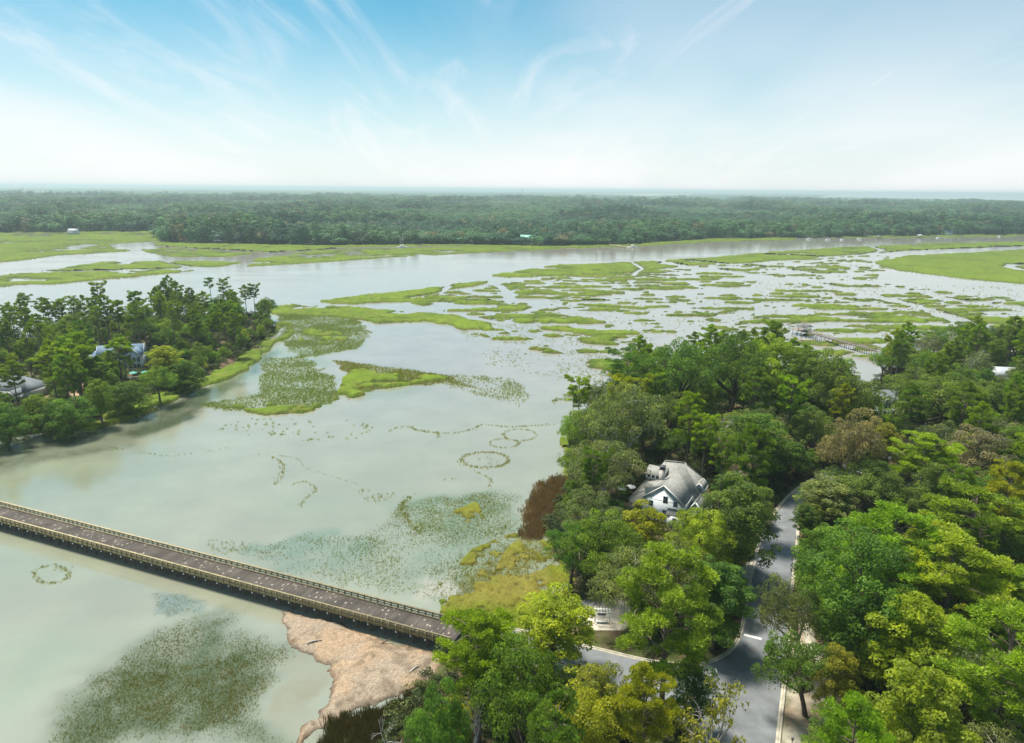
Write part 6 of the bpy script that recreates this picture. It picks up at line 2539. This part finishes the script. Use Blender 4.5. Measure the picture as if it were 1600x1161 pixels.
o.location = (x_, y_, 0)
tag(o, 'white domed building rising from the distant woods left of centre', 'building')
for i, (px_, w_, lb) in enumerate(((66, 60, 'cream warehouse in the far left clearing, left one'), (76, 50, 'cream warehouse in the far left clearing, right one'), (92, 34, 'small white shed right of the cream warehouses'))):
    mb = MB()
    prism(mb, -w_ / 2, w_ / 2, -20, 20, 0, 26, apex=32, axis='x')
    o = mb.obj('warehouse', M['chimney_brick'])
    o.location = ((px_ - 800) / FPX * 6200, 6200, 0)
    tag(o, lb, 'warehouse', 'warehouses in the far left clearing')

# ------------------------------------------------------------------ labels of the woods' trees: kind, colour, and what they stand by
LAND = [(t['x'], t['y'], t['obj']['label'].split(',')[0]) for t in TREES if t['hero']]
SHORTL = [
    (1042, 1128, 'the tallest bright pine'), (884, 1052, 'the yellow green tree near the bridge'), (941, 976, 'the information shelter'), (700, 990, 'the bridge end'),
    (1176, 995, 'the painted stop line'), (1048, 800, 'the white gabled house'), (1312, 772, 'the brown leafed tree'), (1380, 640, 'the dormer house'), (1556, 600, 'the pale grey roof'),
    (1318, 1062, 'the large dark roadside tree'), (1462, 1030, 'the broad yellow green crown'), (1532, 1180, 'the large corner pine'), (1502, 912, 'the white branched pine'), (1262, 760, 'the far road bend'),
    (975, 745, 'the big mossy shore oak'), (1350, 560, 'the pier landing'), (1210, 850, 'the narrow upper road'), (860, 800, 'the brown rushes'), (1175, 740, 'the pale olive oak'), (1432, 800, 'the bright central pine'),
    (1080, 620, 'the north shore'), (1232, 1130, 'the wide road junction'), (650, 1080, 'the reed mat'), (1580, 760, 'the right picture edge'), (940, 955, 'the yellow meadow'), (1470, 560, 'the right hand shore'),
    (1600, 900, 'the right forest margin'), (1312, 690, 'the water gap'),
]
SHORTI = [(190, 575, 'the blue roofed house'), (42, 625, 'the slate roofed island house'), (228, 592, 'the island terrace'), (430, 525, 'the island tip'), (110, 660, 'the island sand patch'), (330, 590, 'the island marsh fringe'),
          (300, 505, 'the back shore of the island'), (120, 520, 'the far left island shore'), (0, 680, 'the island near corner'), (370, 550, 'the island point woods')]


def label_trees():
    ords = ['nearest', 'second', 'third', 'fourth', 'fifth', 'sixth', 'seventh', 'eighth', 'ninth', 'tenth', 'eleventh', 'twelfth', 'thirteenth', 'fourteenth', 'fifteenth', 'sixteenth']
    used = {}
    for t in TREES:
        if t['hero']:
            continue
        isl = t['zone'] in (201, 202, 203)
        marks = [(W2(a, b, 1.5), n_) for a, b, n_ in (SHORTI if isl else SHORTL)]
        (mx, my), nm_ = min(marks, key=lambda m_: (m_[0][0] - t['x']) ** 2 + (m_[0][1] - t['y']) ** 2)
        dx, dy = t['x'] - mx, t['y'] - my
        if abs(dx) > abs(dy):
            dr = 'right of' if dx > 0 else 'left of'
        else:
            dr = 'behind' if dy > 0 else 'in front of'
        size = ''
        if t['kind'] in ('oak', 'broad'):
            size = 'low ' if t['h'] < 11.5 else ('tall ' if t['h'] > 17 else '')
        key = (size, t['colour'], KNOUN[t['kind']], dr, nm_)
        used.setdefault(key, []).append((dx * dx + dy * dy, t))
    for (size, colr, noun, dr, nm_), L_ in used.items():
        L_.sort(key=lambda a: a[0])
        for i, (_, t) in enumerate(L_):
            w0 = '' if len(L_) == 1 else ('nearest ' if i == 0 else ords[min(i, 15)] + ' ')
            t['obj']['label'] = f'{w0}{size}{colr} {noun} {dr} {nm_}'


label_trees()

# ------------------------------------------------------------------ air
HAZE = 1.15e-4
mb = MB()
mb.box((0, 0, 0), (2, 2, 2))
hz = mb.obj('haze', M['trim'])
hz.data.materials.clear()
hm = bpy.data.materials.new('haze')
hm.use_nodes = True
nt = hm.node_tree
nt.nodes.clear()
ou = nt.nodes.new('ShaderNodeOutputMaterial')
pv = nt.nodes.new('ShaderNodeVolumePrincipled')
pv.inputs['Color'].default_value = (0.72, 0.90, 0.93, 1)
pv.inputs['Density'].default_value = HAZE
pv.inputs['Anisotropy'].default_value = 0.2
nt.links.new(pv.outputs[0], ou.inputs['Volume'])
hz.data.materials.append(hm)
hz.scale = (130000, 60000, 53.0)
hz.location = (0, 52000, 50.5)
tag(hz, 'pale blue haze over the far woods', kind='stuff')
S.cycles.volume_bounces = 0
